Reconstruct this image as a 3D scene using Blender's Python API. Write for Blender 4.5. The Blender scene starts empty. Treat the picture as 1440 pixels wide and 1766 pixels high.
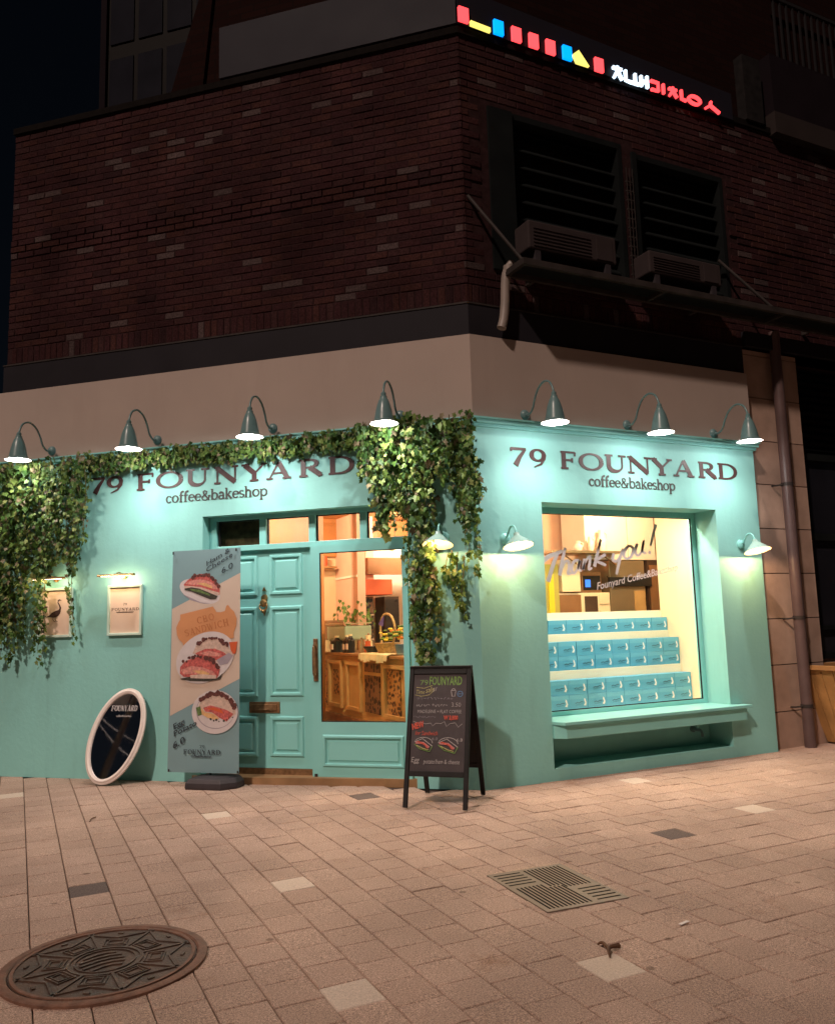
import bpy, bmesh, math, random
from mathutils import Vector, Matrix
random.seed(7)
PI = math.pi
scene = bpy.context.scene
COL = scene.collection

# ------------------------------------------------------------------ camera
r2 = Vector((0.9012, -0.4334, -0.0288)); fw = Vector((0.4337, 0.8912, 0.1326))
cam_d = bpy.data.cameras.new('camera'); cam = bpy.data.objects.new('camera', cam_d); COL.objects.link(cam)
zc = -fw.normalized(); xc = (r2 - zc * r2.dot(zc)).normalized(); yc = zc.cross(xc)
cam.matrix_world = Matrix(((xc.x, yc.x, zc.x, -3.536), (xc.y, yc.y, zc.y, -6.106), (xc.z, yc.z, zc.z, 1.4), (0, 0, 0, 1)))
cam_d.sensor_fit = 'HORIZONTAL'; cam_d.sensor_width = 36; cam_d.lens = 35.42
cam_d.clip_start = 0.05; cam_d.clip_end = 500
scene.camera = cam

# ------------------------------------------------------------------ light of the place
SUN_DIR = Vector((-0.84, -0.56, 0.98)).normalized()      # from the corner towards the street light side
w = bpy.data.worlds.new('World'); scene.world = w; w.use_nodes = True
nt = w.node_tree; sky = nt.nodes.new('ShaderNodeTexSky'); sky.sky_type = 'NISHITA'; sky.sun_disc = False
sky.sun_elevation = math.asin(SUN_DIR.z); sky.sun_rotation = math.atan2(SUN_DIR.x, SUN_DIR.y)
nt.links.new(sky.outputs[0], nt.nodes['Background'].inputs[0]); nt.nodes['Background'].inputs[1].default_value = 0.001
sd = bpy.data.lights.new('sun', 'SUN'); sd.energy = 2.1; sd.angle = math.radians(2.5); sd.color = (1.0, 0.765, 0.645)
sun = bpy.data.objects.new('sun', sd); COL.objects.link(sun)
sun.rotation_euler = (-SUN_DIR).to_track_quat('-Z', 'Y').to_euler()
scene.view_settings.view_transform = 'Standard'; scene.view_settings.look = 'None'
scene.view_settings.exposure = 0; scene.view_settings.gamma = 1
scene.cycles.use_denoising = True
scene.cycles.max_bounces = 8; scene.cycles.sample_clamp_indirect = 6

# ------------------------------------------------------------------ frames of the two facades
CA = math.radians(137.927)
eL = Vector((math.cos(CA), math.sin(CA), 0)); nL = Vector((-eL.y, eL.x, 0)) * 1.0
if nL.y > 0: nL = -nL
RL = math.atan2(-eL.y, -eL.x)                              # local x = to the viewer's right, local y = into the wall
def PL(s, o=0.0, z=0.0): return eL * s + nL * o + Vector((0, 0, z))
def PR(x, o=0.0, z=0.0): return Vector((x, -o, z))
def corner(o): return Vector((-0.385 * o, -o))

# ------------------------------------------------------------------ materials
MATS = {}
def mat(name, col, rough=0.6, var=0.12, scale=6.0, bump=0.15, bscale=80.0, metal=0.0, emit=None, estr=0.0, spec=0.4, dirt=None):
    m = bpy.data.materials.new(name); m.use_nodes = True; MATS[name] = m
    t = m.node_tree; N = t.nodes; L = t.links; b = N['Principled BSDF']
    b.inputs['Roughness'].default_value = rough; b.inputs['Metallic'].default_value = metal
    b.inputs['Specular IOR Level'].default_value = spec
    tc = N.new('ShaderNodeTexCoord')
    n1 = N.new('ShaderNodeTexNoise'); n1.inputs['Scale'].default_value = scale; n1.inputs['Detail'].default_value = 5
    L.new(tc.outputs['Object'], n1.inputs['Vector'])
    rm = N.new('ShaderNodeValToRGB')
    rm.color_ramp.elements[0].position = 0.3; rm.color_ramp.elements[1].position = 0.7
    lo = [c * (1 - var) for c in col]; hi = [min(1, c * (1 + var)) for c in col]
    rm.color_ramp.elements[0].color = (*lo, 1); rm.color_ramp.elements[1].color = (*hi, 1)
    L.new(n1.outputs['Fac'], rm.inputs['Fac'])
    out = rm.outputs['Color']
    if dirt:
        n3 = N.new('ShaderNodeTexNoise'); n3.inputs['Scale'].default_value = dirt[1]; n3.inputs['Detail'].default_value = 8
        n3.inputs['Roughness'].default_value = 0.7
        if len(dirt) > 3:
            mp = N.new('ShaderNodeMapping'); mp.inputs['Scale'].default_value = dirt[3]; L.new(tc.outputs['Object'], mp.inputs['Vector']); L.new(mp.outputs[0], n3.inputs['Vector'])
        else: L.new(tc.outputs['Object'], n3.inputs['Vector'])
        r3 = N.new('ShaderNodeValToRGB'); r3.color_ramp.elements[0].position = 0.52; r3.color_ramp.elements[1].position = 0.8
        L.new(n3.outputs['Fac'], r3.inputs['Fac'])
        mx = N.new('ShaderNodeMixRGB'); mx.inputs['Color2'].default_value = (*dirt[0], 1)
        ml = N.new('ShaderNodeMath'); ml.operation = 'MULTIPLY'; ml.inputs[1].default_value = dirt[2]
        L.new(r3.outputs['Color'], ml.inputs[0]); L.new(ml.outputs[0], mx.inputs['Fac'])
        L.new(out, mx.inputs['Color1']); out = mx.outputs['Color']
    L.new(out, b.inputs['Base Color'])
    if bump:
        n2 = N.new('ShaderNodeTexNoise'); n2.inputs['Scale'].default_value = bscale; n2.inputs['Detail'].default_value = 4
        L.new(tc.outputs['Object'], n2.inputs['Vector'])
        bp = N.new('ShaderNodeBump'); bp.inputs['Strength'].default_value = bump; bp.inputs['Distance'].default_value = 0.01
        L.new(n2.outputs['Fac'], bp.inputs['Height']); L.new(bp.outputs['Normal'], b.inputs['Normal'])
        rr = N.new('ShaderNodeMapRange'); rr.inputs['To Min'].default_value = max(0.05, rough - 0.08); rr.inputs['To Max'].default_value = min(1, rough + 0.08)
        L.new(n1.outputs['Fac'], rr.inputs['Value']); L.new(rr.outputs['Result'], b.inputs['Roughness'])
    if emit:
        b.inputs['Emission Color'].default_value = (*emit, 1); b.inputs['Emission Strength'].default_value = estr
    return m

def piece_rand(N, L):
    """a value in 0..1 that differs per piece, whether it is an object or an island of a joined mesh"""
    oi = N.new('ShaderNodeObjectInfo'); ge = N.new('ShaderNodeNewGeometry')
    ad = N.new('ShaderNodeMath'); ad.operation = 'ADD'; fr = N.new('ShaderNodeMath'); fr.operation = 'FRACT'
    L.new(oi.outputs['Random'], ad.inputs[0]); L.new(ge.outputs['Random Per Island'], ad.inputs[1]); L.new(ad.outputs[0], fr.inputs[0])
    return fr.outputs[0]

def piece_mat(name, stops, rough=0.8, grain=(90, 0.35), fine=None, bump=0.4, bscale=60, blotch=None, spots=False, spec=0.3):
    m = bpy.data.materials.new(name); m.use_nodes = True; MATS[name] = m
    t = m.node_tree; N = t.nodes; L = t.links; b = N['Principled BSDF']; b.inputs['Roughness'].default_value = rough
    b.inputs['Specular IOR Level'].default_value = spec
    rm = N.new('ShaderNodeValToRGB'); rm.color_ramp.interpolation = 'CONSTANT' if len(stops) > 3 else 'LINEAR'
    while len(rm.color_ramp.elements) < len(stops): rm.color_ramp.elements.new(0.5)
    for e, (p, c) in zip(rm.color_ramp.elements, stops): e.position = p; e.color = (*c, 1)
    L.new(piece_rand(N, L), rm.inputs['Fac'])
    ge = N.new('ShaderNodeNewGeometry')
    out = rm.outputs['Color']
    def mul(scale, amt, out, detail=3):
        n = N.new('ShaderNodeTexNoise'); n.inputs['Scale'].default_value = scale; n.inputs['Detail'].default_value = detail
        L.new(ge.outputs['Position'], n.inputs['Vector'])
        mr = N.new('ShaderNodeMapRange'); mr.inputs['From Min'].default_value = 0.3; mr.inputs['From Max'].default_value = 0.7
        mr.inputs['To Min'].default_value = 1 - amt; mr.inputs['To Max'].default_value = 1 + amt
        L.new(n.outputs['Fac'], mr.inputs['Value'])
        mx = N.new('ShaderNodeMixRGB'); mx.blend_type = 'MULTIPLY'; mx.inputs['Fac'].default_value = 1
        L.new(out, mx.inputs['Color1']); L.new(mr.outputs['Result'], mx.inputs['Color2']); return mx.outputs['Color']
    out = mul(grain[0], grain[1], out)
    if fine: out = mul(fine[0], fine[1], out, 1)
    if blotch: out = mul(blotch[0], blotch[1], out, 6)
    if spots:                                          # gum spots and spill stains
        vo = N.new('ShaderNodeTexVoronoi'); vo.inputs['Scale'].default_value = 3.3; L.new(ge.outputs['Position'], vo.inputs['Vector'])
        r1 = N.new('ShaderNodeValToRGB'); r1.color_ramp.elements[0].position = .045; r1.color_ramp.elements[0].color = (.55, .52, .5, 1); r1.color_ramp.elements[1].position = .075; r1.color_ramp.elements[1].color = (1, 1, 1, 1)
        L.new(vo.outputs['Distance'], r1.inputs['Fac']); m1 = N.new('ShaderNodeMixRGB'); m1.blend_type = 'MULTIPLY'; m1.inputs['Fac'].default_value = 1; L.new(out, m1.inputs['Color1']); L.new(r1.outputs['Color'], m1.inputs['Color2']); out = m1.outputs['Color']
        ns = N.new('ShaderNodeTexNoise'); ns.inputs['Scale'].default_value = 1.9; ns.inputs['Detail'].default_value = 9; ns.inputs['Roughness'].default_value = .68; L.new(ge.outputs['Position'], ns.inputs['Vector'])
        r4 = N.new('ShaderNodeValToRGB'); r4.color_ramp.elements[0].position = .60; r4.color_ramp.elements[0].color = (1, 1, 1, 1); r4.color_ramp.elements[1].position = .72; r4.color_ramp.elements[1].color = (.72, .62, .55, 1)
        L.new(ns.outputs['Fac'], r4.inputs['Fac']); m2 = N.new('ShaderNodeMixRGB'); m2.blend_type = 'MULTIPLY'; m2.inputs['Fac'].default_value = 1; L.new(out, m2.inputs['Color1']); L.new(r4.outputs['Color'], m2.inputs['Color2']); out = m2.outputs['Color']
    L.new(out, b.inputs['Base Color'])
    n2 = N.new('ShaderNodeTexNoise'); n2.inputs['Scale'].default_value = bscale; n2.inputs['Detail'].default_value = 5
    L.new(ge.outputs['Position'], n2.inputs['Vector'])
    bp = N.new('ShaderNodeBump'); bp.inputs['Strength'].default_value = bump; bp.inputs['Distance'].default_value = 0.008
    L.new(n2.outputs['Fac'], bp.inputs['Height']); L.new(bp.outputs['Normal'], b.inputs['Normal'])
    return m

def glass_mat(name, tint=(1, 1, 1), refl=1.0, rough=0.02):
    m = bpy.data.materials.new(name); m.use_nodes = True; MATS[name] = m
    t = m.node_tree; N = t.nodes; L = t.links; N.remove(N['Principled BSDF'])
    tr = N.new('ShaderNodeBsdfTransparent'); tr.inputs['Color'].default_value = (*tint, 1)
    gl = N.new('ShaderNodeBsdfGlossy'); gl.inputs['Roughness'].default_value = rough
    fr = N.new('ShaderNodeFresnel'); fr.inputs['IOR'].default_value = 1.45
    ml = N.new('ShaderNodeMath'); ml.operation = 'MULTIPLY'; ml.inputs[1].default_value = refl; ml.use_clamp = True
    ge = N.new('ShaderNodeNewGeometry'); iv = N.new('ShaderNodeMath'); iv.operation = 'SUBTRACT'; iv.inputs[0].default_value = 1; L.new(ge.outputs['Backfacing'], iv.inputs[1])   # thin pane: one mirror face only
    m3 = N.new('ShaderNodeMath'); m3.operation = 'MULTIPLY'; L.new(ml.outputs[0], m3.inputs[0]); L.new(iv.outputs[0], m3.inputs[1])
    mx = N.new('ShaderNodeMixShader'); L.new(fr.outputs[0], ml.inputs[0]); L.new(m3.outputs[0], mx.inputs[0])
    L.new(tr.outputs[0], mx.inputs[1]); L.new(gl.outputs[0], mx.inputs[2]); L.new(mx.outputs[0], N['Material Output'].inputs[0])
    return m

def emit_mat(name, col, strength):
    m = bpy.data.materials.new(name); m.use_nodes = True; MATS[name] = m
    b = m.node_tree.nodes['Principled BSDF']; b.inputs['Base Color'].default_value = (*[min(.8, c) for c in col], 1)
    b.inputs['Emission Color'].default_value = (*col, 1); b.inputs['Emission Strength'].default_value = strength
    return m

TEAL = (0.243, 0.54, 0.508)
mat('teal_paint', TEAL, 0.6, 0.05, 1.3, 0.16, 26, spec=0.22, dirt=((0.205, 0.44, 0.415), 2.2, 0.6, (3.0, 3.0, .35)))
mat('teal_gloss', (0.232, 0.575, 0.55), 0.35, 0.03, 3, 0.03, 60)
mat('beige_render', (0.375, 0.305, 0.265), 0.85, 0.06, 1.2, 0.12, 120, dirt=((0.32, 0.25, 0.215), 1.6, 0.45, (2.5, 2.5, .4)))
mat('dark_metal', (0.0165, 0.0150, 0.0185), 0.6, 0.15, 2, 0.03, 40, spec=0.08, dirt=((0.022, 0.019, 0.02), 3, 0.4))
mat('mortar', (0.0285, 0.0145, 0.0150), 0.95, 0.25, 20, 0.4, 90, spec=0.02)
mat('grey_panel', (0.0135, 0.0125, 0.0185), 0.6, 0.05, 1.5, 0.04, 60, spec=0.1, dirt=((0.0115, 0.0105, 0.0155), 1.2, 0.4))  # grey taken near black to stand for weak street light at this level
mat('black_frame', (0.013, 0.0115, 0.0115), 0.5, 0.25, 12, 0.06, 60, spec=0.2)
mat('louvre_metal', (0.0075, 0.0090, 0.0092), 0.6, 0.2, 4, 0.03, 50, spec=0.08)
mat('steel', (0.034, 0.028, 0.026), 0.6, 0.25, 6, 0.08, 60, spec=0.1)
mat('ac_plastic', (0.038, 0.029, 0.029), 0.7, 0.1, 4, 0.05, 50, spec=0.05)
mat('pvc_pipe', (0.24, 0.20, 0.175), 0.5, 0.1, 6, 0.04, 60)
mat('downpipe_paint', (0.088, 0.056, 0.053), 0.38, 0.15, 5, 0.05, 60)
mat('letter_brown', (0.060, 0.030, 0.030), 0.5, 0.1, 10, 0.03)
mat('letter_grey', (0.050, 0.050, 0.048), 0.5, 0.1, 10, 0.03)
mat('lamp_teal', (0.12, 0.21, 0.215), 0.32, 0.08, 8, 0.03, 60)
mat('lamp_inner', (0.75, 0.72, 0.66), 0.5, 0.02, 8, 0.0)
mat('sconce_shade', (0.26, 0.40, 0.36), 0.4, 0.05, 8, 0.02)
mat('sconce_inner', (0.30, 0.27, 0.20), 0.5, 0.03, 8, 0.0)
mat('brass', (0.45, 0.26, 0.11), 0.32, 0.25, 20, 0.15, 60, metal=0.85)
mat('brass_dark', (0.26, 0.15, 0.075), 0.45, 0.35, 25, 0.3, 60, metal=0.6)
mat('black_rubber', (0.035, 0.028, 0.032), 0.55, 0.2, 10, 0.08, 80)
mat('board_black', (0.062, 0.050, 0.052), 0.8, 0.3, 3.5, 0.05, 60, dirt=((0.10, 0.088, 0.09), 4, 0.55))
mat('white_frame', (0.70, 0.61, 0.56), 0.45, 0.06, 6, 0.05, 60)
mat('pale_frame', (0.50, 0.66, 0.58), 0.45, 0.05, 6, 0.04, 60)
mat('print_paper', (0.72, 0.56, 0.44), 0.75, 0.03, 3, 0.02, 100)
mat('ink_brown', (0.045, 0.022, 0.016), 0.8, 0.1, 10, 0.0)
mat('ink_navy', (0.030, 0.042, 0.052), 0.7, 0.1, 10, 0.0)
mat('banner_blue', (0.19, 0.315, 0.345), 0.6, 0.05, 2, 0.03, 20)
mat('banner_cream', (0.56, 0.45, 0.37), 0.6, 0.05, 4, 0.0)
mat('banner_orange', (0.56, 0.25, 0.11), 0.6, 0.08, 5, 0.0)
mat('plate_white', (0.58, 0.52, 0.52), 0.5, 0.06, 12, 0.0)
mat('plate_shade', (0.33, 0.28, 0.32), 0.5, 0.1, 12, 0.0)
mat('bread', (0.55, 0.40, 0.33), 0.6, 0.2, 40, 0.0)
mat('crust', (0.11, 0.035, 0.03), 0.6, 0.5, 60, 0.0)
mat('ham', (0.46, 0.10, 0.09), 0.6, 0.4, 50, 0.0)
mat('ham_light', (0.58, 0.24, 0.20), 0.6, 0.3, 50, 0.0)
mat('cheese', (0.62, 0.36, 0.16), 0.6, 0.2, 40, 0.0)
mat('seed', (0.045, 0.04, 0.03), 0.6, 0.5, 60, 0.0)
mat('greens', (0.10, 0.16, 0.05), 0.6, 0.4, 60, 0.0)
mat('orange_ink', (0.42, 0.15, 0.055), 0.6, 0.1, 10, 0.0)
mat('chalk_white', (0.36, 0.33, 0.32), 0.9, 0.5, 160, 0.0)
mat('chalk_grey', (0.24, 0.22, 0.24), 0.9, 0.5, 160, 0.0)
mat('chalk_green', (0.17, 0.30, 0.08), 0.9, 0.5, 160, 0.0)
mat('chalk_yellow', (0.40, 0.36, 0.15), 0.9, 0.5, 160, 0.0)
mat('chalk_red', (0.50, 0.09, 0.06), 0.9, 0.5, 160, 0.0)
mat('chalk_blue', (0.10, 0.18, 0.30), 0.9, 0.5, 160, 0.0)
mat('chalk_pink', (0.45, 0.17, 0.16), 0.9, 0.5, 160, 0.0)
mat('cast_iron', (0.080, 0.048, 0.033), 0.55, 0.4, 14, 0.5, 120, metal=0.25, dirt=((0.16, 0.078, 0.045), 8, 0.7))
mat('rusty_ring', (0.17, 0.085, 0.055), 0.7, 0.3, 18, 0.5, 120, metal=0.1)
mat('grate_metal', (0.165, 0.122, 0.092), 0.5, 0.15, 20, 0.25, 150, metal=0.25)
mat('slot_dark', (0.008, 0.0065, 0.006), 0.9, 0.2, 20, 0.0, spec=0.03)
mat('cream_paint', (0.80, 0.64, 0.42), 0.6, 0.04, 2, 0.05, 60)
mat('cream_shelf', (0.82, 0.72, 0.54), 0.5, 0.03, 3, 0.04, 60)
mat('tan_wall', (0.72, 0.50, 0.30), 0.75, 0.1, 2, 0.1, 50, dirt=((0.58, 0.33, 0.15), 2.5, 0.4))
mat('ceiling_tan', (0.58, 0.30, 0.12), 0.8, 0.08, 2, 0.08, 40)
mat('pink_wall', (0.72, 0.42, 0.30), 0.7, 0.06, 3, 0.04, 40)
mat('white_wall', (0.80, 0.70, 0.58), 0.7, 0.04, 3, 0.04, 40)
mat('oak', (0.58, 0.35, 0.14), 0.45, 0.12, 5, 0.08, 30)
mat('pane_reflection_tone', (0.075, 0.058, 0.028), 0.8, 0.6, 14, 0.2, 30)  # mottled dark tone stands for foliage dimly reflected in the pane
mat('oak_orange', (0.46, 0.19, 0.06), 0.5, 0.12, 4, 0.06, 30)
mat('oak_dark', (0.30, 0.15, 0.055), 0.5, 0.2, 6, 0.1, 30)
mat('wood_floor', (0.30, 0.17, 0.08), 0.5, 0.25, 5, 0.1, 30)
mat('box_blue', (0.085, 0.345, 0.53), 0.5, 0.05, 6, 0.03, 60)
mat('box_blue_pale', (0.115, 0.39, 0.56), 0.5, 0.05, 6, 0.03, 60)
mat('box_print_white', (0.75, 0.78, 0.78), 0.6, 0.03, 6, 0.0)
mat('box_print_dark', (0.05, 0.16, 0.24), 0.6, 0.03, 6, 0.0)
mat('vinyl_white', (0.54, 0.47, 0.47), 0.6, 0.03, 6, 0.0)
mat('appliance_black', (0.02, 0.017, 0.015), 0.3, 0.2, 8, 0.02)
mat('appliance_green', (0.30, 0.36, 0.25), 0.35, 0.06, 8, 0.02)
mat('stainless', (0.48, 0.36, 0.22), 0.3, 0.1, 3, 0.05, 30, metal=0.7)
mat('yellow_paint', (0.75, 0.56, 0.03), 0.5, 0.05, 4, 0.02)
mat('olive_paint', (0.42, 0.36, 0.08), 0.5, 0.05, 4, 0.02)
mat('red_paint', (0.55, 0.10, 0.035), 0.5, 0.1, 4, 0.04)
mat('brown_paint', (0.24, 0.115, 0.05), 0.5, 0.12, 4, 0.04)
mat('dark_brown', (0.060, 0.032, 0.020), 0.5, 0.2, 6, 0.04)
mat('flower_yellow', (0.80, 0.56, 0.05), 0.6, 0.3, 40, 0.0)
mat('flower_orange', (0.75, 0.22, 0.03), 0.6, 0.3, 40, 0.0)
mat('flower_leaf', (0.10, 0.17, 0.03), 0.6, 0.4, 30, 0.0)
mat('cloth_cream', (0.75, 0.62, 0.36), 0.85, 0.1, 8, 0.2, 40)
mat('pot_blue', (0.08, 0.14, 0.20), 0.4, 0.2, 8, 0.05)
mat('wicker', (0.40, 0.26, 0.11), 0.7, 0.35, 40, 0.3, 60)
mat('paper_blue', (0.10, 0.08, 0.28), 0.7, 0.2, 10, 0.0)
mat('jug_white', (0.82, 0.66, 0.54), 0.3, 0.03, 8, 0.02)
mat('planter_wood', (0.42, 0.22, 0.075), 0.6, 0.2, 6, 0.12, 30, dirt=((0.24, 0.11, 0.04), 5, 0.5))
mat('dry_leaf', (0.10, 0.045, 0.02), 0.8, 0.3, 30, 0.2)
mat('vine_stem', (0.14, 0.12, 0.05), 0.7, 0.2, 20, 0.0)
mat('rail_metal', (0.016, 0.015, 0.016), 0.5, 0.1, 6, 0.02, spec=0.1)
mat('balcony_render', (0.011, 0.0078, 0.0098), 0.8, 0.1, 3, 0.1, spec=0.02)  # darkened tone carries the dimness above the street lamp
mat('balcony_trim', (0.027, 0.021, 0.020), 0.8, 0.1, 3, 0.1, spec=0.02)  # beige trim darkened likewise, dim upper light put into its colour
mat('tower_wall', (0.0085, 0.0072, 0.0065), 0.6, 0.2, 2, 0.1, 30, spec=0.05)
mat('window_dark', (0.012, 0.012, 0.016), 0.12, 0.2, 2, 0.0)
mat('mirror_glass', (0.85, 0.85, 0.88), 0.03, 0.0, 3, 0.0, metal=1.0)
mat('ground_sand', (0.065, 0.043, 0.034), 0.95, 0.25, 12, 0.4, 60)
glass_mat('shop_glass', (0.97, 0.97, 0.95), 1.0)
glass_mat('transom_glass', (0.90, 0.88, 0.85), 1.4)
emit_mat('bulb_white', (1.0, 0.93, 0.85), 22)
emit_mat('bulb_warm', (1.0, 0.80, 0.45), 5)
emit_mat('bulb_picture', (1.0, 0.86, 0.58), 12)
emit_mat('ceiling_lamp_face', (1.0, 0.86, 0.66), 6)
emit_mat('sign_red', (1.0, 0.055, 0.062), 2.4)
emit_mat('sign_yellow', (1.0, 0.80, 0.17), 1.3)
emit_mat('sign_blue', (0.0, 0.26, 1.0), 2.0)
emit_mat('sign_white', (0.62, 0.80, 1.0), 2.4)
emit_mat('display_blue', (0.03, 0.16, 1.0), 1.2)
piece_mat('brick_clay', [(0, (0.0330, 0.0138, 0.0150)), (0.20, (0.0365, 0.0150, 0.0152)), (0.42, (0.0315, 0.0138, 0.0150)), (0.60, (0.0410, 0.0175, 0.0158)), (0.78, (0.0365, 0.0172, 0.0175)), (0.90, (0.0245, 0.0120, 0.0130)), (0.945, (0.060, 0.042, 0.041))], 0.9, (70, 0.4), (260, 0.3), 0.5, 70, (1.4, 0.35), spec=0.02)  # dark brown clay, lowered further: street light fading with height is in the colour
piece_mat('paver_granite', [(0, (0.345, 0.238, 0.185)), (0.5, (0.368, 0.256, 0.200)), (1, (0.392, 0.274, 0.215))], 0.85, (110, 0.30), (300, 0.58), 0.35, 160, (1.1, 0.20), spots=True)
piece_mat('paver_pale', [(0, (0.52, 0.42, 0.34)), (1, (0.56, 0.45, 0.37))], 0.85, (110, 0.14), (330, 0.2), 0.3, 160)
piece_mat('paver_dark', [(0, (0.115, 0.085, 0.075)), (1, (0.135, 0.098, 0.086))], 0.85, (110, 0.25), (330, 0.4), 0.35, 160)
piece_mat('stone_tile', [(0, (0.33, 0.225, 0.175)), (1, (0.39, 0.275, 0.215))], 0.7, (5, 0.14), (200, 0.12), 0.15, 90, (1.5, 0.15))
piece_mat('ivy_leaf', [(0, (0.022, 0.060, 0.014)), (0.16, (0.062, 0.135, 0.026)), (0.34, (0.110, 0.190, 0.042)), (0.52, (0.042, 0.105, 0.026)), (0.64, (0.160, 0.240, 0.055)), (0.80, (0.240, 0.285, 0.095)), (0.91, (0.235, 0.195, 0.115)), (0.97, (0.055, 0.046, 0.024))], 0.5, (60, 0.25), None, 0.1, 120)
def leaf_translucent(m):
    t = m.node_tree; N = t.nodes; L = t.links; b = N['Principled BSDF']
    tl = N.new('ShaderNodeBsdfTranslucent'); mx = N.new('ShaderNodeMixShader'); mx.inputs[0].default_value = 0.30
    L.new(b.inputs['Base Color'].links[0].from_socket, tl.inputs['Color'])
    L.new(b.outputs[0], mx.inputs[1]); L.new(tl.outputs[0], mx.inputs[2]); L.new(mx.outputs[0], N['Material Output'].inputs[0])
leaf_translucent(MATS['ivy_leaf'])
# pattern panel of the counter (pierced fretwork seen as print on glass)
def fret_mat(name, a, bcol, scale):
    m = bpy.data.materials.new(name); m.use_nodes = True; MATS[name] = m
    t = m.node_tree; N = t.nodes; L = t.links; b = N['Principled BSDF']; b.inputs['Roughness'].default_value = 0.5
    tc = N.new('ShaderNodeTexCoord'); v = N.new('ShaderNodeTexVoronoi'); v.inputs['Scale'].default_value = scale
    L.new(tc.outputs['Object'], v.inputs['Vector']); r = N.new('ShaderNodeValToRGB'); r.color_ramp.interpolation = 'CONSTANT'
    r.color_ramp.elements[0].color = (*a, 1); r.color_ramp.elements[1].color = (*bcol, 1); r.color_ramp.elements[1].position = 0.42
    L.new(v.outputs['Distance'], r.inputs['Fac']); L.new(r.outputs['Color'], b.inputs['Base Color'])
fret_mat('fretwork', (0.045, 0.022, 0.014), (0.45, 0.22, 0.075), 22)
fret_mat('shelf_goods', (0.02, 0.014, 0.012), (0.20, 0.11, 0.06), 16)

# brick texture for storeys too dark and far to tell pieces apart
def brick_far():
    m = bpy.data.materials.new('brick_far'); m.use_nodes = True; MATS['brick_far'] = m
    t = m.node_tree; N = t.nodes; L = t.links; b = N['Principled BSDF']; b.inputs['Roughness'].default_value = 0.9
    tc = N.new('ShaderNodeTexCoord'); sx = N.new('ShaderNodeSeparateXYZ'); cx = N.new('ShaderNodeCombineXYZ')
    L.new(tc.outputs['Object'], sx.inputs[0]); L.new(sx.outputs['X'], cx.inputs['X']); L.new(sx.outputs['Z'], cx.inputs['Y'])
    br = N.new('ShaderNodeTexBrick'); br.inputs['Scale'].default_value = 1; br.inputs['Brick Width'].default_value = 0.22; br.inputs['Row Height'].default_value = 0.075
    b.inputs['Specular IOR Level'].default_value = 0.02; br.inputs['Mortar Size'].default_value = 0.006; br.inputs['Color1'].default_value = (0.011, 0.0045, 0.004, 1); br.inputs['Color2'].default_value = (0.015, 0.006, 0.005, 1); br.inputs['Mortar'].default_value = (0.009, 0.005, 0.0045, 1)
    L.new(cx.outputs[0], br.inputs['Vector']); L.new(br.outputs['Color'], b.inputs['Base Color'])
brick_far()

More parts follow.
